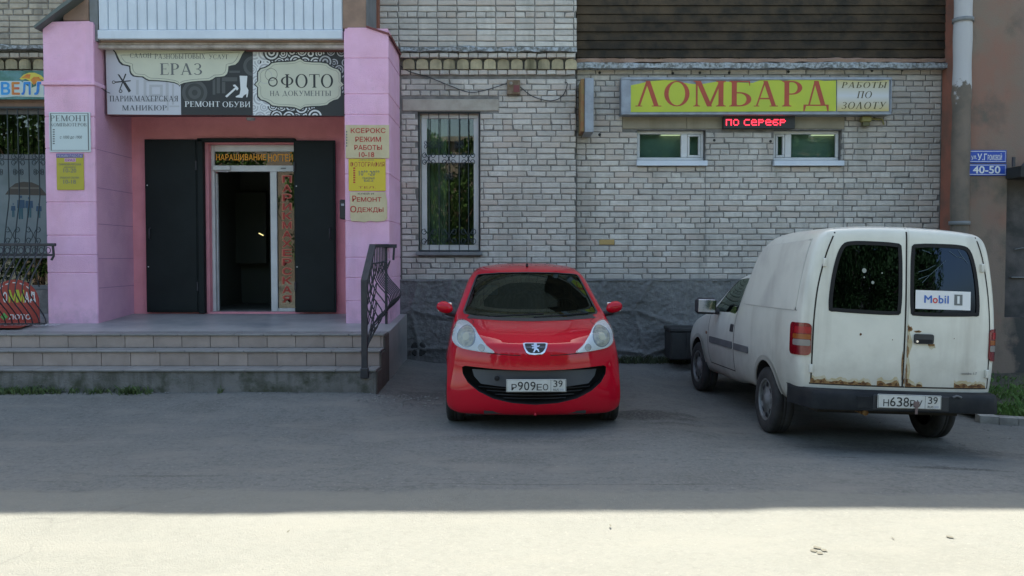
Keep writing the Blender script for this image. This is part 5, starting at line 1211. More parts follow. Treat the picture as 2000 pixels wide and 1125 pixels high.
def patch(pr, outline, off=.003, th=.004, res=.03, m=0, mb=None, smooth=True):
    mb = mb or MB(); bm = bmesh.new()
    bm.faces.new([bm.verts.new((a, b, 0)) for a, b in outline])
    xs_ = [q[0] for q in outline]; ys_ = [q[1] for q in outline]
    for ax, lo, hi in ((0, min(xs_), max(xs_)), (1, min(ys_), max(ys_))):
        n = max(1, int((hi-lo)/res)); no = Vector((1,0,0)) if ax == 0 else Vector((0,1,0))
        for i in range(1, n): bmesh.ops.bisect_plane(bm, geom=bm.verts[:]+bm.edges[:]+bm.faces[:], dist=1e-6, plane_co=no*(lo+(hi-lo)*i/n), plane_no=no)
    pos = {}
    bad = []
    for v in bm.verts:
        h, n_ = pr.hit(v.co.x, v.co.y)
        if h is None: bad.append(v); continue
        if n_.dot(pr.d) > 0: n_ = -n_
        pos[v] = (h + n_*off, n_)
    if bad:
        good = list(pos.items())
        for v in bad:
            if not good: bm.free(); return mb
            g = min(good, key=lambda q: (q[0].co-v.co).length); dd = v.co-g[0].co
            pos[v] = (g[1][0]+pr.u*dd.x+pr.v*dd.y+pr.d*dd.length*.5, g[1][1])
    bm.verts.index_update(); vs = [pos[v][0] for v in bm.verts]; bk = [pos[v][0]-pos[v][1]*th for v in bm.verts]; N = len(vs)
    fs = [[v.index for v in f.verts] for f in bm.faces]
    # orient towards -d
    if fs:
        a, b, c = [vs[i] for i in fs[0][:3]]
        if (b-a).cross(c-a).dot(pr.d) > 0: fs = [f[::-1] for f in fs]; flip = True
        else: flip = False
    mb.add(vs, fs, m, smooth)
    rim = []
    for e in bm.edges:
        if len(e.link_faces) == 1:
            i, j = e.verts[0].index, e.verts[1].index; rim.append((i, j, N+j, N+i))
    if rim: mb.add(vs+bk, rim, m, False)
    bm.free(); return mb
def ribbon(pr, pts, w=.007, off=.0015, m=0, mb=None, step=.03, closed=False):
    """thin dark gap line laid on the body"""
    mb = mb or MB(); P = []
    pts = list(pts)+([pts[0]] if closed else [])
    for (a, b), (c, d) in zip(pts, pts[1:]):
        n = max(1, int(math.hypot(c-a, d-b)/step))
        for i in range(n): P.append((a+(c-a)*i/n, b+(d-b)*i/n))
    P.append(pts[-1]); H = [pr.hit(*q) for q in P]; H = [h for h in H if h[0] is not None]
    if len(H) < 2: return mb
    vs = []
    for i, (p, n_) in enumerate(H):
        if n_.dot(pr.d) > 0: n_ = -n_
        t = (H[min(i+1, len(H)-1)][0]-H[max(i-1, 0)][0]).normalized(); s = t.cross(n_).normalized()*w/2
        vs += [p+n_*off+s, p+n_*off-s]
    return mb.add(vs, [(2*i, 2*i+1, 2*i+3, 2*i+2) for i in range(len(H)-1)], m, True)
def smooth_closed(pts, n=4):
    out = []; N = len(pts)
    for i in range(N):
        p0, p1, p2, p3 = pts[i-1], pts[i], pts[(i+1) % N], pts[(i+2) % N]
        for k in range(n):
            t = k/n; out.append(tuple(.5*((2*p1[j])+(-p0[j]+p2[j])*t+(2*p0[j]-5*p1[j]+4*p2[j]-p3[j])*t*t+(-p0[j]+3*p1[j]-3*p2[j]+p3[j])*t**3) for j in (0, 1)))
    return out
def smooth_open(pts, n=4):
    out = []
    for i in range(len(pts)-1):
        p0, p1, p2, p3 = pts[max(i-1,0)], pts[i], pts[i+1], pts[min(i+2,len(pts)-1)]
        for k in range(n):
            t = k/n; out.append(tuple(.5*((2*p1[j])+(-p0[j]+p2[j])*t+(2*p0[j]-5*p1[j]+4*p2[j]-p3[j])*t*t+(-p0[j]+3*p1[j]-3*p2[j]+p3[j])*t**3) for j in (0, 1)))
    return out+[pts[-1]]
def body_put(me, mats, parent, name='body', angle=38):
    for v in me.vertices: pass
    while len(me.materials) < len(mats): me.materials.append(None)
    for i in range(len(me.materials)): me.materials[i] = mats[min(i, len(mats)-1)]
    me.polygons.foreach_set('use_smooth', [True]*len(me.polygons)); me.set_sharp_from_angle(angle=radians(angle))
    me.name = name; o = bpy.data.objects.new(name, me); COL.objects.link(o); o.parent = parent; ORG[o] = Vector((0,0,0)); return o
def ell(cx, cy, rx, ry, n=24, a0=0): return [(cx+rx*cos(a0+2*pi*i/n), cy+ry*sin(a0+2*pi*i/n)) for i in range(n)]
def rrect(x0, x1, y0, y1, r, n=4):
    out = []
    for cx, cy, a in ((x1-r, y1-r, 0), (x0+r, y1-r, pi/2), (x0+r, y0+r, pi), (x1-r, y0+r, 3*pi/2)):
        out += [(cx+r*cos(a+pi/2*i/n), cy+r*sin(a+pi/2*i/n)) for i in range(n+1)]
    return out

m_tyre = M('tyre_rubber', (.018,.018,.019), (.035,.034,.032), sc=9, rough=.85, bump=.3, bsc=60, world=False)
m_arch = M('wheel_arch_black', (.010,.010,.011), rough=.9)
m_bplastic = M('black_plastic', (.020,.022,.026), (.030,.032,.036), sc=6, rough=.55, world=False)
m_rim = M('grey_hubcap', (.22,.23,.23), (.13,.13,.125), sc=9, rough=.5, metal=.3, world=False)
m_chrome = M('chrome', (.62,.64,.68), rough=.12, metal=1)
m_silver = M('silver_reflector', (.70,.72,.74), rough=.18, metal=.85)
m_plate = M('plate_white', (.60,.60,.56), (.52,.52,.48), sc=8, rough=.5, world=False)
m_seat = M('seat_cloth', (.04,.042,.045), rough=.95)
m_cglass = glass('car_glass', (.30,.46,.36), refl=.01, dens=.42, gcol=(.8,.95,.85))
m_tglass = glass('tinted_glass', (.10,.14,.18), refl=.012, dens=.35, gcol=(.30,.42,.70))  # blue gloss tint puts a deep sky reflection into the pane colour
m_chassis = M('underbody', (.03,.028,.025), rough=.95)

def wheel(parent, x, y, z, R, w_, side, steer=0, hub='cap'):
    """side = -1 left, +1 right; outer face looks to side"""
    h = w_/2*side; s = side
    prof = [(R*.62, .92*h), (R*.66, h*1.0), (R*.80, h*1.05), (R*.93, h*.98), (R*.985, h*.82), (R, h*.6), (R, h*.2), (R*.99, h*.18), (R*.99, h*.1), (R, h*.08), (R, -h*.08), (R*.99, -h*.1), (R*.99, -h*.18), (R, -h*.2), (R, -h*.6), (R*.985, -h*.82), (R*.93, -h*.98), (R*.62, -h*.9)]
    root = MB(); root.lathe(prof, (0, 0, 0), 'x', 40)
    if s < 0: root.f = [f[::-1] for f in root.f]
    me = mesh_of(root, 'wheel', m_tyre); o = bpy.data.objects.new('wheel', me); COL.objects.link(o); o.parent = parent; o.location = (x, y, z); o.rotation_euler = (0, 0, steer); ORG[o] = Vector((0,0,0))
    mb = MB(); mb.lathe([(R*.63, h*.9), (R*.60, h*.72), (R*.50, h*.55), (R*.42, h*.70), (R*.20, h*.78), (R*.16, h*.95), (0.001, h*.97)], (0,0,0), 'x', 32)
    mb.lathe([(R*.63, h*.9), (R*.645, h*.96), (R*.60, h*.97), (R*.585, h*.8)], (0,0,0), 'x', 32)
    me = mesh_of(mb, 'rim', m_rim); q = bpy.data.objects.new('rim', me); COL.objects.link(q); q.parent = o; ORG[q] = Vector((0,0,0))
    mb = MB()
    for i in range(8):
        a = 2*pi*i/8; r0, r1, da = R*.40, R*.54, .20
        mb.add([(h*.80, r0*cos(a-da), r0*sin(a-da)), (h*.80, r0*cos(a+da), r0*sin(a+da)), (h*.74, r1*cos(a+da), r1*sin(a+da)), (h*.74, r1*cos(a-da), r1*sin(a-da))], [(0,1,2,3) if s > 0 else (3,2,1,0)])
    me = mesh_of(mb, 'rim_slots', m_arch); q = bpy.data.objects.new('rim_slots', me); COL.objects.link(q); q.parent = o; ORG[q] = Vector((0,0,0)); q['kind'] = 'stuff'
    return o
def plate(parent, cx, y, cz, text, region, facing=-1):
    """520 x 112 number plate facing -y"""
    pl = MB(); pl.bbox(cx-.26, cx+.26, y, y+.008, cz-.056, cz+.056, .003); po_ = put('number_plate', pl, m_plate, parent)
    mb = MB(); x = cx-.235
    e = .003
    for a, b, c, d in ((cx-.256, cx+.256, cz-.053, cz-.053+e), (cx-.256, cx+.256, cz+.053-e, cz+.053), (cx-.256, cx-.256+e, cz-.05, cz+.05), (cx+.256-e, cx+.256, cz-.05, cz+.05), (cx+.125, cx+.128, cz-.05, cz+.05)):
        mb.flat([(a,c),(b,c),(b,d),(a,d)], y-.0006)
    put('border', mb, k_black, po_)
    big, smalls = text
    for ch, w_, h_, gap in smalls if False else []: pass
    x = cx-.215
    for ch in big:
        tall = ch.isdigit(); w_ = .046 if tall else .046; h_ = .076 if tall else .056
        put('character', letters(sans(ch, .012), (x, x+w_, cz-.040, cz-.040+h_), y-.001), k_black, po_); x += w_+.0085
    x = cx+.148
    for ch in region: put('character', letters(sans(ch, .008), (x, x+.036, cz-.012, cz+.046), y-.001), k_black, po_); x += .044
    put('lettering', letters(sans('RUS', .004), (cx+.148, cx+.195, cz-.044, cz-.026), y-.001), k_black, po_)
    mb = MB(); mb.flat([(cx+.202, cz-.044), (cx+.238, cz-.044), (cx+.238, cz-.026), (cx+.202, cz-.026)], y-.001); put('flag', mb, k_mgrey, po_)
    return po_

# ================================================================ red hatchback
car = thing('red_hatchback', 'small red hatchback parked nose out beside the entrance steps', 'car', (.205, 7.66, -.005), local=True, rot=(radians(.25), 0, radians(1.2)))
m_redp = M('red_car_paint', (.50,.003,.018), (.46,.003,.016), sc=2, rough=.5, coat=.75, coatr=.02, spec=.05, world=False)
def side(zb, zs, xs_, ztop, xtop, mid):   # helper: K=9 rows
    pass
K9 = lambda *p: list(p)
ST = [
 # y_side, rows (x,z) bottom -> top edge, y_center, z_center, bows (y at centre per row)
 (.27, K9((.66,.135),(.70,.20),(.70,.36),(.645,.52),(.64,.62),(.62,.70),(.595,.755),(.57,.785),(.545,.80)), .075, .795, [.10,.035,.01,.0,.005,.015,.03,.05,.075]),
 (.36, K9((.74,.135),(.80,.20),(.80,.36),(.755,.52),(.745,.64),(.72,.75),(.69,.82),(.66,.855),(.62,.87)), .20, .855),
 (.50, K9((.76,.14),(.83,.20),(.83,.36),(.80,.52),(.785,.66),(.755,.79),(.73,.86),(.70,.895),(.655,.905)), .36, .895),
 (.75, K9((.73,.18),(.825,.24),(.835,.38),(.835,.54),(.80,.70),(.77,.83),(.745,.90),(.72,.93),(.68,.94)), .62, .935),
 (1.02, K9((.70,.19),(.79,.25),(.81,.40),(.815,.58),(.80,.74),(.775,.87),(.755,.93),(.735,.96),(.705,.975)), .88, .968),
 (1.16, K9((.70,.19),(.79,.25),(.81,.40),(.815,.58),(.80,.75),(.775,.89),(.755,.95),(.735,.985),(.70,1.00)), .95, 1.00),
 (1.40, K9((.70,.19),(.79,.25),(.81,.40),(.82,.60),(.81,.77),(.78,.90),(.745,.98),(.715,1.06),(.675,1.115)), 1.21, 1.13),
 (1.66, K9((.70,.19),(.79,.25),(.81,.40),(.82,.60),(.81,.78),(.78,.91),(.735,1.03),(.69,1.14),(.645,1.225)), 1.47, 1.265),
 (1.92, K9((.70,.19),(.79,.25),(.81,.40),(.82,.60),(.81,.79),(.78,.93),(.725,1.09),(.665,1.24),(.60,1.345)), 1.74, 1.392),
 (2.08, K9((.70,.19),(.79,.25),(.81,.40),(.82,.60),(.81,.79),(.78,.93),(.725,1.10),(.66,1.27),(.585,1.382)), 1.92, 1.430),
 (2.40, K9((.70,.19),(.79,.25),(.81,.40),(.82,.60),(.81,.79),(.78,.94),(.72,1.12),(.65,1.29),(.575,1.408)), 2.38, 1.468),
 (2.80, K9((.70,.19),(.79,.25),(.815,.40),(.82,.60),(.81,.80),(.775,.96),(.71,1.13),(.64,1.29),(.565,1.405)), 2.82, 1.462),
 (3.10, K9((.68,.22),(.77,.28),(.80,.42),(.81,.60),(.795,.80),(.755,.97),(.69,1.13),(.62,1.27),(.545,1.375)), 3.18, 1.42),
 (3.28, K9((.56,.26),(.64,.32),(.68,.44),(.69,.60),(.68,.80),(.64,.95),(.59,1.08),(.53,1.2),(.46,1.28)), 3.36, 1.30, [3.36,3.40,3.42,3.42,3.42,3.41,3.40,3.38,3.36]),
]
CO = [-1, -.82, -.5, 0, .5, .82, 1]
body0 = cage_body(ST, CO, 2.3, 3); bv = bvh_of(body0)
FR = Proj(bv, (0, -1, 0), (1,0,0), (0,0,1), (0,1,0))
LS = Proj(bv, (-2, 0, 0), (0,1,0), (0,0,1), (1,0,0)); RS = Proj(bv, (2, 0, 0), (0,1,0), (0,0,1), (-1,0,0))
TP = Proj(bv, (0, 0, 3), (1,0,0), (0,1,0), (0,0,-1))
def sym(half): return half + [(-x, z) for x, z in half[::-1] if abs(x) > 1e-6]
mouth = sym([(0,.560),(.25,.563),(.52,.573),(.62,.575),(.648,.560),(.640,.50),(.595,.43),(.50,.360),(.37,.303),(.20,.268),(0,.256)])
shield = sym([(0,.948),(.30,.953),(.52,.965),(.640,.985),(.655,1.005),(.640,1.05),(.595,1.18),(.548,1.315),(.530,1.345),(.50,1.352),(.30,1.368),(0,1.374)])
cut = []
c = MB(); c.prism(mouth, 'y', -.3, .36); cut.append((c, 1))
c = MB(); c.prism([(1.10,.50),(1.10,.93),(1.20,.965),(1.45,1.09),(1.78,1.265),(2.05,1.345),(2.4,1.375),(2.85,1.36),(3.05,1.25),(3.15,.95),(3.15,.45)], 'x', -.58, .58); cut.append((c, 2))
c = MB(); c.prism(shield, 'y', .55, 1.95); cut.append((c, 2))
swin = smooth_closed([(1.50,.985),(1.9,.975),(2.5,.985),(3.0,1.02),(3.02,1.10),(2.85,1.30),(2.4,1.345),(2.05,1.32),(1.80,1.19)], 3)
c = MB(); c.prism(swin, 'x', -1, 1); cut.append((c, 2))
for yy in (.70, 3.04):
    for s in (-1, 1):
        c = MB(); c.lathe([(.0005, 0), (.325, 0), (.325, s*.5), (.0005, s*.5)], (s*.52, yy, .285), 'x', 32, smooth=False); cut.append((c, 1))
rb = boolean(body0.copy(), cut)
cb = body_put(rb, [m_redp, m_arch, m_seat], car)
# glass
put('windscreen', patch(FR, [(x*.995, z) for x, z in shield], -.004, .003, .05), m_cglass, car)
surr = MB()
for a, b in zip(shield, shield[1:]+shield[:1]): pass
ribbon(FR, [(x*1.005, z) for x, z in shield], .022, .002, 0, surr, .04, closed=True); put('windscreen_seal', surr, m_bplastic, car)
for P_ in (LS, RS): put('side_window', patch(P_, swin, -.004, .003, .08), m_cglass, car)
# inside: dashboard, wheel, seats, mirror, documents on the shelf
mb = MB(); mb.prism([(.95,.80),(.95,.93),(1.10,.955),(1.38,.96),(1.48,.90),(1.48,.70)], 'x', -.60, .60); put('dashboard', mb, m_bplastic, car)
mb = MB(); mb.tube([(.36+.18*cos(a), 1.62-.05*sin(a), .93+.17*sin(a)) for a in [i*pi/12 for i in range(25)]], .014, 8, caps=False); mb.tube([(.36, 1.5, .86), (.36, 1.62, .93)], .03, 8); mb.box(.20, .52, 1.61, 1.625, .915, .945); put('steering_wheel', mb, m_bplastic, car)
for x in (-.34, .34):
    mb = MB(); mb.bbox(x-.23, x+.23, 1.75, 2.25, .40, .55, .05); mb.prism([(2.12,.5),(2.30,.52),(2.42,1.08),(2.33,1.10)], 'x', x-.22, x+.22); mb.bbox(x-.12, x+.12, 2.32, 2.40, 1.09, 1.24, .04); put('seat', mb, m_seat, car)
mb = MB(); mb.prism([(2.85,.5),(3.0,.5),(3.08,1.10),(3.0,1.12)], 'x', -.52, .52); put('rear_seat', mb, m_seat, car)
mb = MB(); mb.bbox(-.12, .10, 1.66, 1.70, 1.255, 1.315, .015); mb.tube([(0, 1.68, 1.30), (0, 1.74, 1.36)], .012, 6); put('inner_mirror', mb, m_bplastic, car)
mb = MB(); mb.add([(-.52,1.36,1.10),(-.30,1.36,1.10),(-.32,1.52,1.19),(-.50,1.52,1.19)], [(0,1,2,3)]); 
mb = MB(); mb.bbox(-.54, -.32, 1.62, 1.645, 1.14, 1.24, .01); put('sun_visor', mb, M('visor_blue', (.04,.12,.28), rough=.6), car)  # blue slab added to stand for a reflection in the windscreen
# grille mouth: inner bar and mesh
mb = MB(); gb = [(-.585,.548),(-.30,.552),(0,.553),(.30,.552),(.585,.548),(.565,.49),(.50,.425),(.30,.405),(0,.40),(-.30,.405),(-.50,.425),(-.565,.49)]
INN = Proj(bv, (0, -1, 0), (1,0,0), (0,0,1), (0,1,0)); patch(INN, gb, -.045, .03, .06, 0, mb); put('grille_bar', mb, M('slate_bumper_bar', (.045,.052,.062), rough=.45, world=False), car)
mb = MB()
for k in range(4):
    z = .385-.028*k; w_ = .50-.075*k
    mb.tube([(x, .02+.27*abs(x/.62)**2.3+.09, z) for x in [w_*(i/6-1) for i in range(13)]], .006, 4)
o_ = put('grille_mesh', mb, m_bplastic, car); o_['kind'] = 'stuff'
x, z = -.335, .485; mb = MB(); mb.lathe([(0,-.01),(.022,-.01),(.024,.0)], (x, .075, z), 'y', 12); put('tow_cover', mb, m_arch, car)
plate(car, .005, -.012, .432, ('Р909ЕО', None), '39')
mb = MB(); mb.box(-.15, .15, -.004, .05, .39, .47); put('plate_holder', mb, m_bplastic, car)
# bumper gap and bonnet shut line
def rib(pr, pts, w=.008, name='panel_gap', m=None, off=.0012, **k): return put(name, ribbon(pr, pts, w, off, 0, None, **k), m or m_arch, car)
rib(FR, sym([(0,.675),(.10,.678),(.14,.70),(.40,.705),(.60,.715)][::1])[0:0] or smooth_open([(-.42,.702),(-.25,.692),(-.13,.69)]), .007); rib(FR, smooth_open([(.13,.69),(.25,.692),(.42,.702)]), .007)
rib(FR, smooth_open([(-.60,.905),(-.55,.935),(-.62,.96)]), .006); rib(FR, smooth_open([(.60,.905),(.55,.935),(.62,.96)]), .006)
# headlights
hl = [(.355,.708),(.44,.706),(.56,.714),(.655,.728),(.712,.765),(.728,.81),(.722,.87),(.700,.925),(.672,.938),(.60,.922),(.535,.885),(.49,.835),(.425,.765)]
for s in (-1, 1):
    H = smooth_closed([(x*s, z) for x, z in hl], 3)
    hb = put('headlight', patch(FR, H, .007, .016, .03), M('headlight_housing_%d' % s, (.86,.90,.92), rough=.3), car)
    put('headlight_rim', patch(FR, ell(.606*s,.822,.084,.088), .011, .006, .02), M('lamp_rim_%d' % s, (.42,.46,.50), rough=.2, metal=.3), hb)
    put('reflector_bowl', patch(FR, ell(.606*s,.822,.074,.078), .014, .004, .02), M('bowl_%d' % s, (.70,.68,.56), (.42,.42,.37), sc=26, rough=.2, world=False), hb)
    put('bulb_shade', patch(FR, ell(.606*s,.822,.030,.031), .018, .006, .02), M('bulb_%d' % s, (.80,.74,.52), rough=.15, coat=1, world=False), hb)
    put('indicator', patch(FR, ell(.468*s,.742,.030,.030), .011, .004, .02), M('ind_%d' % s, (.42,.40,.36), rough=.2, metal=.4), hb)
    cover = glass('lamp_cover_%d' % s, (.99,1,.99), refl=-.01, dens=1.0)
    put('lens_cover', patch(FR, [((x-.60*s)*.985+.60*s, (z-.82)*.985+.82) for x, z in H], .023, .016, .03), cover, hb)
# badge: chrome shield with a rampant lion
bd = sym([(0,.792),(.085,.792),(.108,.788),(.100,.755),(.080,.715),(.055,.698),(0,.694)])
bo = put('badge', patch(FR, bd, .006, .010, .03), m_chrome, car)
put('badge_field', patch(FR, sym([(0,.786),(.080,.786),(.092,.782),(.084,.750),(.066,.722),(.045,.711),(0,.708)]), .0085, .003, .03), k_black, bo)
lion = [(-.012,.784),(.008,.785),(.016,.778),(.010,.772),(.024,.768),(.034,.774),(.038,.768),(.026,.758),(.014,.758),(.014,.746),(.026,.742),(.030,.728),(.036,.722),(.022,.720),(.018,.732),(.004,.738),(-.004,.726),(-.010,.716),(-.026,.716),(-.018,.722),(-.012,.738),(-.008,.750),(-.022,.746),(-.034,.750),(-.030,.756),(-.016,.757),(-.010,.762),(-.026,.764),(-.036,.772),(-.030,.776),(-.014,.771),(-.016,.777)]
put('lion_emblem', patch(FR, lion, .0115, .003, .03), m_chrome, bo)
# wipers, cowl, aerial, mirrors
mb = MB(); patch(FR, [(-.62,.955),(-.3,.943),(.0,.938),(.3,.943),(.62,.955),(.60,.975),(.3,.962),(0,.957),(-.3,.962),(-.60,.975)], .002, .01, .05, 0, mb); put('cowl', mb, m_bplastic, car)
def on(pr, a, b, off): h, n_ = pr.hit(a, b); return h - pr.d*off if h is not None else None
for (a, b), (c_, d_) in (((-.42,.962),(.12,.985)), ((.02,.958),(.56,.985))):
    P_ = [on(FR, a+(c_-a)*i/8, b+(d_-b)*i/8+.006, .018) for i in range(9)]; mb = MB(); mb.tube([q for q in P_ if q], .008, 5); put('wiper', mb, m_arch, car)
mb = MB(); h = TP.hit(0.0, 1.98)[0]; mb.tube([h, h+Vector((0,.02,.03))], .014, 8); mb.tube([h+Vector((0,.01,.02)), h+Vector((0,.14,.22))], .003, 5); put('aerial', mb, m_arch, car)
for s in (-1, 1):
    mb = MB(); bm = bmesh.new(); bmesh.ops.create_icosphere(bm, subdivisions=3, radius=1)
    for v in bm.verts:
        q = v.co; v.co = Vector((s*.855+q.x*.082*(1-.12*q.z), 1.27+q.y*.05-(abs(q.y) if q.y > 0 else 0)*.02, 1.035+q.z*.060+.012*q.x*s))
    mb.bm(bm, 0, True); bm.free(); mo = put('door_mirror', mb, m_redp, car)
    mb = MB(); mb.tube([(s*.725, 1.33, .955), (s*.77, 1.31, .965), (s*.85, 1.28, .985)], [.035,.03,.028], 8); put('mirror_arm', mb, m_bplastic, mo)
    mb = MB(); mb.bbox(s*.855-.07, s*.855+.07, 1.295, 1.305, .99, 1.08, .004); put('mirror_glass', mb, m_chrome, mo)
    W_ = Proj(bv, (s*2, 0, 0), (0,1,0), (0,0,1), (-s,0,0))
    rib(W_, smooth_open([(1.12,.30),(1.10,.55),(1.16,.93),(1.30,.97)]), .008); rib(W_, smooth_open([(2.35,.30),(2.38,.7),(2.36,.96)]), .008)
for s in (-1, 1):
    wheel(car, s*.715, .70, .285, .285, .165, s, radians(-1)); wheel(car, s*.715, 3.04, .285, .285, .165, s)
mb = MB(); mb.box(-.52, .52, .45, 3.2, .14, .22); mb.tube([(-.6, .7, .285), (.6, .7, .285)], .04, 8); mb.box(-.45,.45,.12,.5,.165,.19); put('underbody', mb, m_chassis, car)
mb = MB(); mb.tube([(.0, .10, .19), (.0, .08, .155)], .012, 6); put('tow_eye', mb, m_redp, car)

# ================================================================ white van
van = thing('white_van', 'dirty white panel van with rusty rear doors parked nose in by the plaster wall', 'van', (3.163, 7.17, .006), local=True, rot=(radians(-1.2), radians(2.1), radians(2.3)))
m_wp = M('white_van_paint', (.64,.64,.57), (.585,.585,.52), sc=3, rough=.38, coat=.4, coatr=.12, world=False, roughvar=.2, bump=.25, bsc=2.2, bdist=.02, streak=(.40,.38,.34), strsc=3.5, stra=.55, strb=.85,
         big=(.46,.45,.42), bigsc=2.3, biga=.5, bigb=.78)
def van_ext(nt, pos, col):      # road dirt thrown up along the sills
    sep = nt.nodes.new('ShaderNodeSeparateXYZ'); nt.links.new(pos, sep.inputs[0]); n = noise(nt, pos, 4, 6)
    s = math_(nt, 'ADD', math_(nt, 'SUBTRACT', .78, sep.outputs[2]), math_(nt, 'MULTIPLY', math_(nt, 'SUBTRACT', n, .5), .7))
    return mixc(nt, math_(nt, 'MULTIPLY', ramp(nt, s, -.05, .55), .6), col, (.20, .18, .15, 1))
m_wpd = M('white_van_paint_dirty', (.64,.64,.57), (.585,.585,.52), sc=3, rough=.40, coat=.4, coatr=.12, world=False, roughvar=.2, bump=.25, bsc=2.2, bdist=.02, streak=(.38,.36,.31), strsc=3, stra=.55, strb=.85, ext=van_ext)
def vs_(y, z1, z2, z3, ztop, yc=None, ztc=None, sx=1, bows=None, zl_=.30, xt=None):
    # rows bottom->top edge for a cargo section
    R = [(.74,zl_),(.80,zl_+.10),(.835,.58),(.845,.80),(.84,.98),(.815,1.22),(.745,1.52),(.695,1.655),(.60,1.735)]
    return R
CARG = [(.76,.28),(.81,.38),(.838,.58),(.845,.80),(.842,1.00),(.820,1.24),(.775,1.50),(.735,1.665),(.655,1.75)]
def cab(zr, xr, zbelt=.95):     # cab section: zr roof edge height, xr roof edge half width
    L = [(.74,.24),(.80,.34),(.83,.50),(.835,.66),(.825,.82),(.79,zbelt)]
    m_ = [(.79+(xr-.79)*t+.012, zbelt+(zr-zbelt)*t) for t in (.45, .82)]
    return L + m_ + [(xr-.05, zr)]
def hood(ze, xe_): return [(.74,.22),(.79,.30),(.82,.44),(.825,.56),(.815,.66),(.79,ze-.07),(.765,ze-.03),(.735,ze-.008),(xe_,ze)]
VS = [
 (.10, [(x*.955, z+.02) for x, z in CARG[:8]]+[(.635,1.735)], .05, 1.768, [.02,.015,.005,.0,.0,.008,.028,.04,.05]),
 (.16, [(x*.992, z) for x, z in CARG], .12, 1.788),
 (.30, CARG, .28, 1.80),
 (.70, CARG, .70, 1.808),
 (1.15, CARG, 1.15, 1.80),
 (1.52, CARG[:6]+[(.765,1.48),(.72,1.63),(.63,1.71)], 1.50, 1.78),
 (1.70, CARG[:5]+[(.808,1.20),(.745,1.42),(.69,1.54),(.60,1.60)], 1.66, 1.675),
 (1.86, [(.75,.26),(.805,.36),(.835,.54),(.842,.74),(.83,.92),(.792,1.10),(.72,1.28),(.66,1.36),(.58,1.41)], 1.82, 1.475),
 (2.02, cab(1.385, .66, .955), 2.02, 1.43),
 (2.42, cab(1.37, .65, .95), 2.50, 1.41),
 (2.64, cab(1.27, .66, .945), 2.74, 1.30),
 (2.86, cab(1.12, .69, .94), 3.00, 1.14),
 (3.06, cab(.985, .74, .925), 3.22, .985),
 (3.24, hood(.935,.70), 3.36, .945),
 (3.60, hood(.88,.66), 3.70, .895),
 (3.90, hood(.80,.60), 4.02, .82),
 (4.05, [(x*.86, z) for x, z in hood(.74,.58)], 4.20, .74, [4.22,4.24,4.25,4.25,4.24,4.23,4.22,4.21,4.20]),
]
vb0 = cage_body(VS, [-1, -.86, -.5, 0, .5, .86, 1], 3.2, 3); vbv = bvh_of(vb0)
VR = Proj(vbv, (0, -1, 0), (1,0,0), (0,0,1), (0,1,0))
VL = Proj(vbv, (-2, 0, 0), (0,1,0), (0,0,1), (1,0,0)); VRS = Proj(vbv, (2, 0, 0), (0,1,0), (0,0,1), (-1,0,0))
wl = smooth_closed([(-.604,1.105),(-.565,1.088),(-.30,1.078),(-.085,1.078),(-.055,1.105),(-.048,1.30),(-.055,1.59),(-.09,1.632),(-.30,1.640),(-.45,1.635),(-.515,1.605),(-.560,1.49),(-.594,1.30)], 3)
wr = [(-x+.022*(-x-.05)/.55, z) for x, z in wl]
cut = []
c = MB(); c.bbox(-.60, .60, .14, 1.50, .42, 1.66, .03); cut.append((c, 2))
c = MB(); c.prism([(1.4,.45),(1.4,1.20),(2.0,1.30),(2.45,1.31),(3.0,1.02),(3.05,.9),(3.05,.45)], 'x', -.62, .62); cut.append((c, 2))
for w_ in (wl, wr): c = MB(); c.prism(w_, 'y', -.3, .3); cut.append((c, 2))
dwin = smooth_closed([(1.96,.985),(2.3,.965),(2.72,.955),(2.90,.955),(2.78,1.06),(2.50,1.27),(2.40,1.315),(2.15,1.33),(2.0,1.325),(1.96,1.27)], 3)
c = MB(); c.prism(dwin, 'x', -1, 1); cut.append((c, 2))
WB0, WB1 = .93, 3.41
for yy, rr_, zz_ in ((WB0, .335, .25), (WB1, .325, .30)):
    for s in (-1, 1):
        c = MB(); c.lathe([(.0005, 0), (rr_, 0), (rr_, s*.5), (.0005, s*.5)], (s*.55, yy, zz_), 'x', 36, smooth=False); cut.append((c, 1))
vb = boolean(vb0.copy(), cut)
body_put(vb, [m_wpd, m_arch, m_chassis], van)
for w_ in (wl, wr):
    pg_ = put('rear_window', patch(VR, w_, -.003, .004, .06), m_tglass, van)
    cx = sum(p[0] for p in w_)/len(w_); cz = 1.36
    mb = ribbon(VR, [(cx+(x-cx)*1.0, cz+(z-cz)*1.0) for x, z in w_], .032, .003, 0, None, .04, closed=True); put('window_seal', mb, m_arch, pg_)
for P_ in (VL, VRS): put('door_window', patch(P_, dwin, -.003, .004, .08), m_cglass, van)
m_film = M('door_paint', (.60,.60,.57), (.53,.53,.50), sc=3.5, rough=.38, coat=.35, coatr=.12, world=False, streak=(.44,.42,.37), strsc=4, stra=.5, strb=.85, big=(.47,.46,.42), bigsc=2.0, biga=.52, bigb=.8)
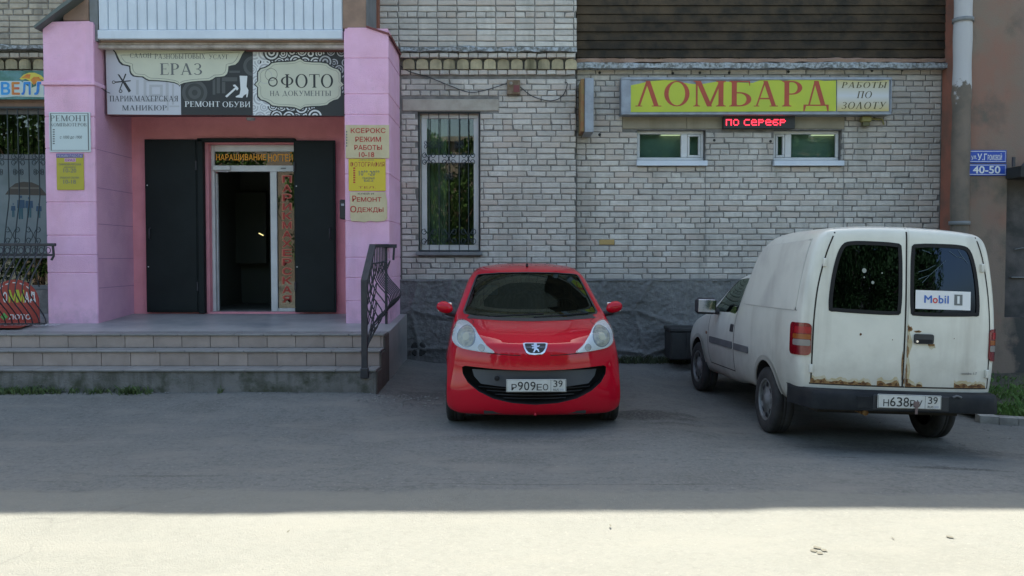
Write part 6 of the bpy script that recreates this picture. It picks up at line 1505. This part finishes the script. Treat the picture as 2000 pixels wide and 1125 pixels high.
# rear door gaps, hinges, handle, rust
def vrib(pr, pts, w=.010, m=None, name='panel_gap', off=.0015): return put(name, ribbon(pr, pts, w, off), m or m_arch, van)
m_gap = M('gap_rusty_black', (.02,.017,.014), rough=.9)
vrib(VR, smooth_open([(-.565,1.755),(-.64,1.56),(-.70,1.30),(-.725,1.05),(-.730,.80),(-.730,.475)]), .012, m_gap)
vrib(VR, smooth_open([(.585,1.755),(.66,1.56),(.715,1.30),(.745,1.05),(.753,.80),(.753,.475)]), .012, m_gap)
vrib(VR, [(0.0,1.77),(0.0,.475)], .014, m_gap); vrib(VR, [(.018,1.77),(.018,.475)], .004, m_wpd, 'door_lip', .006)
vrib(VR, [(-.742,.478),(.742,.478)], .012, m_gap)
TP2 = Proj(vbv, (0,0,3), (1,0,0), (0,1,0), (0,0,-1))
vrib(VR, smooth_open([(-.565,1.752),(-.30,1.772),(0,1.778),(.30,1.772),(.565,1.752)]), .004, M('faint_gap', (.25,.25,.24), rough=.8))
m_rust = M('rust', (.16,.075,.028), (.30,.19,.08), sc=24, rough=.95, bump=.5, world=False)
m_rustd = M('dark_rust', (.07,.035,.018), (.14,.06,.02), sc=26, rough=.95, bump=.6, world=False)
m_ruststain = M('yellow_rust_stain', (.42,.35,.20), (.50,.46,.34), sc=14, rough=.6, world=False)
rz = random.Random(8)
def blob(cx, cz, rx, rz_, m, off, n=16, up=False, rag=.35):
    P_ = []
    for i in range(n):
        a = 2*pi*i/n; k = 1+rz.uniform(-rag, rag); z = cz+rz_*k*sin(a)
        P_.append((cx+rx*k*cos(a), max(z, .484) if up else z))
    P_ = [p for i, p in enumerate(P_) if abs(p[0]) < .738]
    if len(P_) > 3: put('rust_patch', patch(VR, P_, off, .001, .04), m, van)
for x0, x1, d in ((-.735,-.25,.020), (-.21,-.02,.022), (.02,.17,.012), (.44,.735,.024)):
    top_ = []; x = x0
    while x < x1: top_.append((x, .484+d*max(.05, 1+2.2*mn.noise(Vector((x*13, 1, d))))+.9*d*rz.random()**2)); x += .018
    put('rust_patch', patch(VR, [(x0, .482)]+[(a, b+.02*rz.random()+.012) for a, b in top_]+[(x1, .482)], .0012, .001, .05), m_ruststain, van)
    put('rust_patch', patch(VR, [(x0, .482)]+top_+[(x1, .482)], .0022, .001, .05), m_rust, van)
    x = x0+.03
    while x < x1-.03: blob(x, .495, rz.uniform(.008,.025), rz.uniform(.006,.016), m_rustd, .0032, 9, True, .5); x += rz.uniform(.03,.09)
sp = [(.022+.030+.022*mn.noise(Vector((z*9, 3, 3))), z) for z in [.49+.04*i for i in range(13)]]
put('rust_patch', patch(VR, [(.021,.49)]+sp+[(.021,1.0)], .0012, .001, .05), m_ruststain, van)
for cx, cz, rx, rz_ in ((.035,.955,.022,.025),(.027,.77,.010,.05),(.025,.60,.010,.06),(.030,.52,.022,.035),(-.01,.65,.006,.10),(.105,.935,.030,.010),(.225,.828,.028,.012),(.025,.87,.006,.03)): blob(cx, cz, rx, rz_, m_rust, .0028)
for cx, cz, rx, rz_ in ((.033,.955,.012,.014),(.028,.52,.012,.02),(.102,.934,.012,.006)): blob(cx, cz, rx, rz_, m_rustd, .0036)
blob(.23,.815,.028,.022, m_ruststain, .0018)
for cx, cz in ((-.36,.895),(-.10,.86),(.42,.885)): blob(cx, cz, .009 if cx == -.36 else .004, .009 if cx == -.36 else .004, m_rustd, .002, 8)
hp = put('door_handle', patch(VR, rrect(.075,.235,.835,.915,.018), .020, .022, .03), m_bplastic, van)
put('handle_recess', patch(VR, rrect(.088,.222,.842,.872,.008), .0225, .002, .03), m_arch, hp); put('lock', patch(VR, ell(.095,.855,.010,.010,10), .024, .003, .03), m_chrome, hp)
for sx in (-1, 1):
    for zc_, xq in ((1.47,.672), (.60,.748)):
        h = on(VR, sx*(xq-.012), zc_, .0); mb = MB(); mb.bbox(h.x-.013, h.x+.013, h.y-.026, h.y+.02, zc_-.035, zc_+.035, .006); put('hinge', mb, m_wp, van)
    h = on(VR, sx*.74, .575, 0)
# tail lights wrapping the corner
for s in (-1, 1):
    dd = Vector((-s*.80, .60, 0)).normalized(); uu = Vector((dd.y, -dd.x, 0)); 
    pr = Proj(vbv, Vector((s*.78, .16, 0))-dd*1.0, uu, (0,0,1), dd)
    # find parameter range: from the door gap round to the side
    def q(a0, a1, z0, z1, m, off, r=.02, nm='lens', par=None):
        return put(nm, patch(pr, rrect(a0, a1, z0, z1, r), off, .012, .025), m, par or van)
    if s < 0: a0, a1 = -.125, .088
    else: a0, a1 = -.083, .150
    lo = .705
    tlp = q(a0, a1, lo, lo+.265, M('tail_red_%d' % s, (.17,.004,.010), (.13,.004,.008), sc=5, rough=.18, coat=.6, world=False), .012, .035, 'tail_light')
    i0, i1 = (a0+.055, a1-.005) if s < 0 else (a0+.005, a1-.055)
    q(i0, i1, lo+.078, lo+.128, M('tail_clear_%d' % s, (.22,.205,.19), rough=.2, world=False), .0145, .012, 'reverse_lens', tlp)
    q(i0, i1, lo+.133, lo+.172, M('tail_amber_%d' % s, (.26,.075,.015), rough=.2, world=False), .0145, .008, 'indicator_lens', tlp)
    q(i0+.02, i1, lo+.180, lo+.235, M('tail_bright_%d' % s, (.30,.010,.016), rough=.2, world=False), .0145, .010, 'brake_lens', tlp)
# side details on both sides
m_mould = M('grey_moulding', (.10,.105,.11), (.13,.135,.14), sc=5, rough=.6, world=False)
for P_ in (VL, VRS):
    pc = [(.20,1.62),(.22,1.10),(.24,1.075),(.30,1.068),(1.55,1.075),(1.62,1.09),(1.64,1.13),(1.54,1.50),(1.44,1.60),(1.34,1.635),(.30,1.655),(.22,1.65)]
    put('pressed_panel', patch(P_, smooth_closed(pc, 3), .005, .006, .10), m_wp, van)
    vrib(P_, smooth_closed([(a, b) for a, b in pc], 3)+[pc[0]], .010, M('crease_shadow', (.42,.42,.41), rough=.5) if 'crease_shadow' not in MATS else MATS['crease_shadow'], 'crease', .001)  # darker ribbon puts the shade along the panel crease into the colour
    put('moulding', patch(P_, rrect(1.42,1.90,.60,.665,.02), .010, .012, .05), m_mould, van)
    put('moulding', patch(P_, rrect(1.97,2.86,.60,.67,.02), .010, .012, .05), m_mould, van)
    vrib(P_, smooth_open([(1.93,.38),(1.93,.60),(1.93,.90),(1.92,1.0),(1.92,1.25),(1.95,1.36)]), .012); vrib(P_, smooth_open([(2.98,.95),(2.95,.80),(2.93,.55),(2.86,.38)]), .011); vrib(P_, [(1.93,.375),(2.86,.375)], .010)
    vrib(P_, [(1.0,.33+.35),(1.0,.33+.35)], .01) if False else None
    put('side_handle', patch(P_, rrect(1.98,2.10,.77,.85,.012), .006, .008, .04), m_bplastic, van)
    put('side_repeater', patch(P_, ell(3.02,.70,.022,.018,12), .008, .008, .04), M('repeater_%d' % (P_ is VL), (.2,.08,.03), rough=.3), van)
    for r0, yy, zz_ in ((.345, WB0, .25), (.332, WB1, .30)):      # arch lips
        arc = [(yy+(r0+.012)*cos(radians(a)), zz_+(r0+.012)*sin(radians(a))) for a in range(-8 if yy == WB0 else 2, 178, 8)]
        put('wheel_arch_lip', ribbon(P_, arc, .045, .010), m_wpd, van)
    for zc_ in (.93,.985,.90):
        pass
for s in (-1, 1):      # mirrors
    mo = MB(); mo.bbox(s*.95-.115, s*.95+.115, 2.60, 2.70, .925, 1.105, .03); mo_ = put('door_mirror', mo, m_bplastic, van)
    mb = MB(); mb.bbox(s*.95-.095, s*.95+.095, 2.593, 2.599, .945, 1.085, .003); put('mirror_glass', mb, m_chrome, mo_)
    mb = MB(); mb.tube([(s*.80, 2.66, .955), (s*.86, 2.66, .96), (s*.90, 2.66, .975)], [.035,.03,.03], 8); put('mirror_arm', mb, m_bplastic, mo_)
# rear bumper
mb = MB(); bp = []
def bprof(x):
    a = abs(x); f = sst((a-.62)/.26); y = -.115+.20*f*f*1.0; return y
N = 40; rows = [(.0,.292),(-.004,.32),(.0,.375),(.004,.415),(.018,.440),(.07,.446)]
vs = []; 
pl_ = []
for i in range(N+1):
    t = -1+2*i/N; ang = t*1.0
    x = .838*math.copysign(min(1, abs(t)*1.12 if abs(t) < .8 else .896+.104*((abs(t)-.8)/.2)), t)
    y = -.10 + (0 if abs(t) < .72 else .42*((abs(t)-.72)/.28)**2.0)
    pl_.append((x, y))
for x, y in pl_:
    for k, (dy, z) in enumerate(rows):
        inn = 1-dy*.3*abs(x)
        vs.append((x*inn, y+dy, z))
R_ = len(rows)
mb.add(vs, [(i*R_+k, (i+1)*R_+k, (i+1)*R_+k+1, i*R_+k+1) for i in range(N) for k in range(R_-1)], smooth=True)
bk = [(x*.97, y+.10, .292) for x, y in pl_]+[(x*.97, y+.12, .446) for x, y in pl_]
mb.add(vs[::R_]+bk[:N+1], [(i, N+1+i, N+2+i, i+1) for i in range(N)])
m_bump = M('faded_bumper', (.010,.012,.015), (.020,.022,.024), sc=4, spec=.22, rough=.65, world=False, big=(.030,.030,.028), bigsc=3, biga=.55, bigb=.8)
mb.add(vs[R_-1::R_]+[(x*.96, .16, .444) for x, y in pl_], [(i, i+1, N+2+i, N+1+i) for i in range(N)])
bmp = put('rear_bumper', mb, m_bump, van)
mb = MB(); mb.bbox(-.42, -.31, -.106, -.095, .310, .410, .006); put('bumper_cover', mb, m_bump, bmp)
mb = MB(); mb.bbox(-.29, .33, -.109, -.097, .300, .424, .008); put('plate_recess', mb, M('recess_dark', (.02,.022,.025), rough=.6), bmp)
plate(van, .0, -.122, .375, ('Н638РУ', None), '39')
mb = MB(); mb.bbox(.03, .078, -.132, -.1235, .335, .38, .006); mb.box(.045, .065, -.131, -.1235, .28, .336); put('plate_bracket', mb, M('rusty_bracket', (.16,.11,.10), rough=.8), van)
mb = MB(); mb.tube([(.36,-.108,.42),(.39,-.112,.435),(.43,-.108,.42)], .008, 6); put('plate_lamp', mb, m_mould, van)
for s in (-1, 1):
    wheel(van, s*.735, WB0, .223, .300, .175, s); wheel(van, s*.735, WB1, .272, .292, .175, s, radians(3))
mb = MB(); mb.box(-.6, .6, .25, 4.0, .22, .32); mb.box(-.62,.62,.02,.3,.27,.33); mb.tube([(-.7,WB0,.29),(.7,WB0,.29)], .04, 8); put('underbody', mb, m_chassis, van)
mb = MB(); mb.tube([(-.30,.0,.26),(-.30,.4,.27),(-.25,1.2,.26)], .025, 8); put('exhaust', mb, m_rust, van)
mb = MB(); mb.bbox(-.80,-.70,WB0+.36,WB1-.36,.26,.36,.02); mb.bbox(.70,.80,WB0+.36,WB1-.36,.26,.36,.02); mb2 = mb
# sticker and cracks, lettering badge
stk = put('window_sticker', patch(VR, [(.078,1.120),(.555,1.120),(.555,1.272),(.078,1.272)], .0045, .0015, .08), m_plate if False else M('sticker_white', (.66,.67,.68), rough=.4), van)
ys_ = on(VR, .3, 1.19, .0065).y
def vtxt(s, x0, x1, z0, z1, m, off=.02, par=None):
    L = sans(s, off); mbx = letters(L, (x0, x1, z0, z1), 0)
    mbx.v = [tuple((on(VR, v[0], v[2], .0065) or Vector((v[0], ys_, v[2]))) + Vector((0, v[1], 0))) for v in mbx.v]
    return put('lettering', mbx, m, par or stk)
k_mb = M('sticker_blue', (.01,.10,.42), rough=.4); k_mr = M('sticker_red', (.55,.02,.03), rough=.4)
vtxt('M', .150, .215, 1.170, 1.232, k_mb, .03); vtxt('o', .222, .264, 1.169, 1.214, k_mr, .03); vtxt('b', .272, .314, 1.169, 1.234, k_mb, .03); vtxt('i', .323, .335, 1.170, 1.234, k_mb, .03); vtxt('l', .347, .359, 1.170, 1.234, k_mb, .03)
put('number_box', patch(VR, [(.408,1.158),(.480,1.158),(.480,1.246),(.408,1.246)], .0062, .001, .05), k_grey, stk); vtxt('1', .433, .455, 1.172, 1.234, k_white, .012)
o_ = vtxt('combo 1.7', .50, .64, .592, .612, M('badge_grey', (.09,.09,.09), rough=.4), .01, van)
mb = MB()
for pts in ([(.10,1.36),(.20,1.40),(.33,1.52)], [(.10,1.42),(.17,1.44),(.24,1.48)], [(.13,1.33),(.16,1.36),(.19,1.39)], [(.36,1.60),(.42,1.56),(.50,1.54)], [(.13,1.60),(.18,1.585),(.21,1.57)], [(.44,1.61),(.47,1.57),(.53,1.50)]):
    ribbon(VR, pts, .003, .002, 0, mb)
put('glass_scratches', mb, M('scratch', (.06,.10,.13), rough=.5), van)
for cx, cz, rr_ in ((-.345,1.415,.018),(-.345,1.36,.006),(-.275,1.32,.012),(-.20,1.40,.006)): put('glass_spot', patch(VR, ell(cx, cz, rr_, rr_*1.1, 10), .002, .001, .03), M('spot_%d' % int(cz*100), (.25,.27,.24), rough=.6), van)

# ================================================================ across the yard (behind the camera, seen in the panes and mirrors)
ob = thing('apartment_building', 'pale block of flats across the yard, seen only as a reflection in window panes', 'building', (0, -30, 0))
mb = MB(); mb.box(-30, 30, -40, -30, 0, 8.5); put('wall', mb, M('far_render', (.20,.165,.13), (.17,.14,.11), sc=.4, rough=.9), ob)
wm = MB(); wm.bbox(-.8, .8, -.02, .05, -.8, .8, .03); wme = mesh_of(wm, 'window', k_black)
for i in range(12):
    for j in range(3): put_mesh('window', wme, (-27.5+5*i, -30.0, 1.5+2.7*j), ob)
mb = MB(); mb.box(-30.4, 30.4, -40.4, -29.6, 8.5, 8.8); put('roof', mb, m_conc, ob)
m_leaf = M('tree_leaves', (.07,.14,.03), (.10,.17,.04), sc=1.5, rough=.7, var=.35)
def tree(seed, x, y, h, first=None):
    r = random.Random(seed)
    t = thing('leafy_tree', 'broad green tree across the yard, seen only as a reflection in window panes', 'tree', (x, y, 0), 'trees across the yard')
    if first: 
        for c in first.children: o = c.copy(); COL.objects.link(o); o.parent = t; o.scale = (h,)*3; o.location = c.location*h
        return t
    mb = MB(); mb.tube([(x, y, -.1), (x+.1, y, 1.5), (x, y+.1, 3.2), (x+.2, y, 5)], [.22, .18, .13, .06], 8)
    for i in range(7):
        a = i*.9; mb.tube([(x, y, 2.2+.35*i), (x+cos(a)*1.0, y+sin(a)*1.0, 3.2+.4*i), (x+cos(a)*1.7, y+sin(a)*1.7, 4.3+.35*i)], [.07, .05, .02], 5)
    put('trunk', mb, m_brown, t)
    mb = MB(); cl = [(x+r.uniform(-2.0,2.0), y+r.uniform(-2.0,2.0), r.uniform(1.0, 7.0), r.uniform(.6, 1.2)) for _ in range(44)]
    for i in range(12000):
        cx, cy, cz, cr = cl[i % 44]; d = Vector((r.gauss(0,1), r.gauss(0,1), r.gauss(0,1))).normalized()*cr*r.uniform(.6, 1.05); p = Vector((cx, cy, cz))+d
        u = Vector((r.gauss(0,1), r.gauss(0,1), r.gauss(0,1))).normalized()*.10; v = u.orthogonal().normalized()*.07
        mb.add([p-u, p+v, p+u, p-v], [(0,1,2,3)])
    put('crown', mb, m_leaf, t); return t
t0 = tree(1, -7, -14, 1)
for i, (x, y, h) in enumerate(((-13, -15, 1.1), (-2.5, -17, .95), (1.5, -15, 1.05), (5.2, -15.5, 1.1), (8.7, -14, 1.15), (12.5, -13, 1.0), (18, -17, 1.2), (-20, -13, 1.2))): tree(i+2, x, y, h, t0)
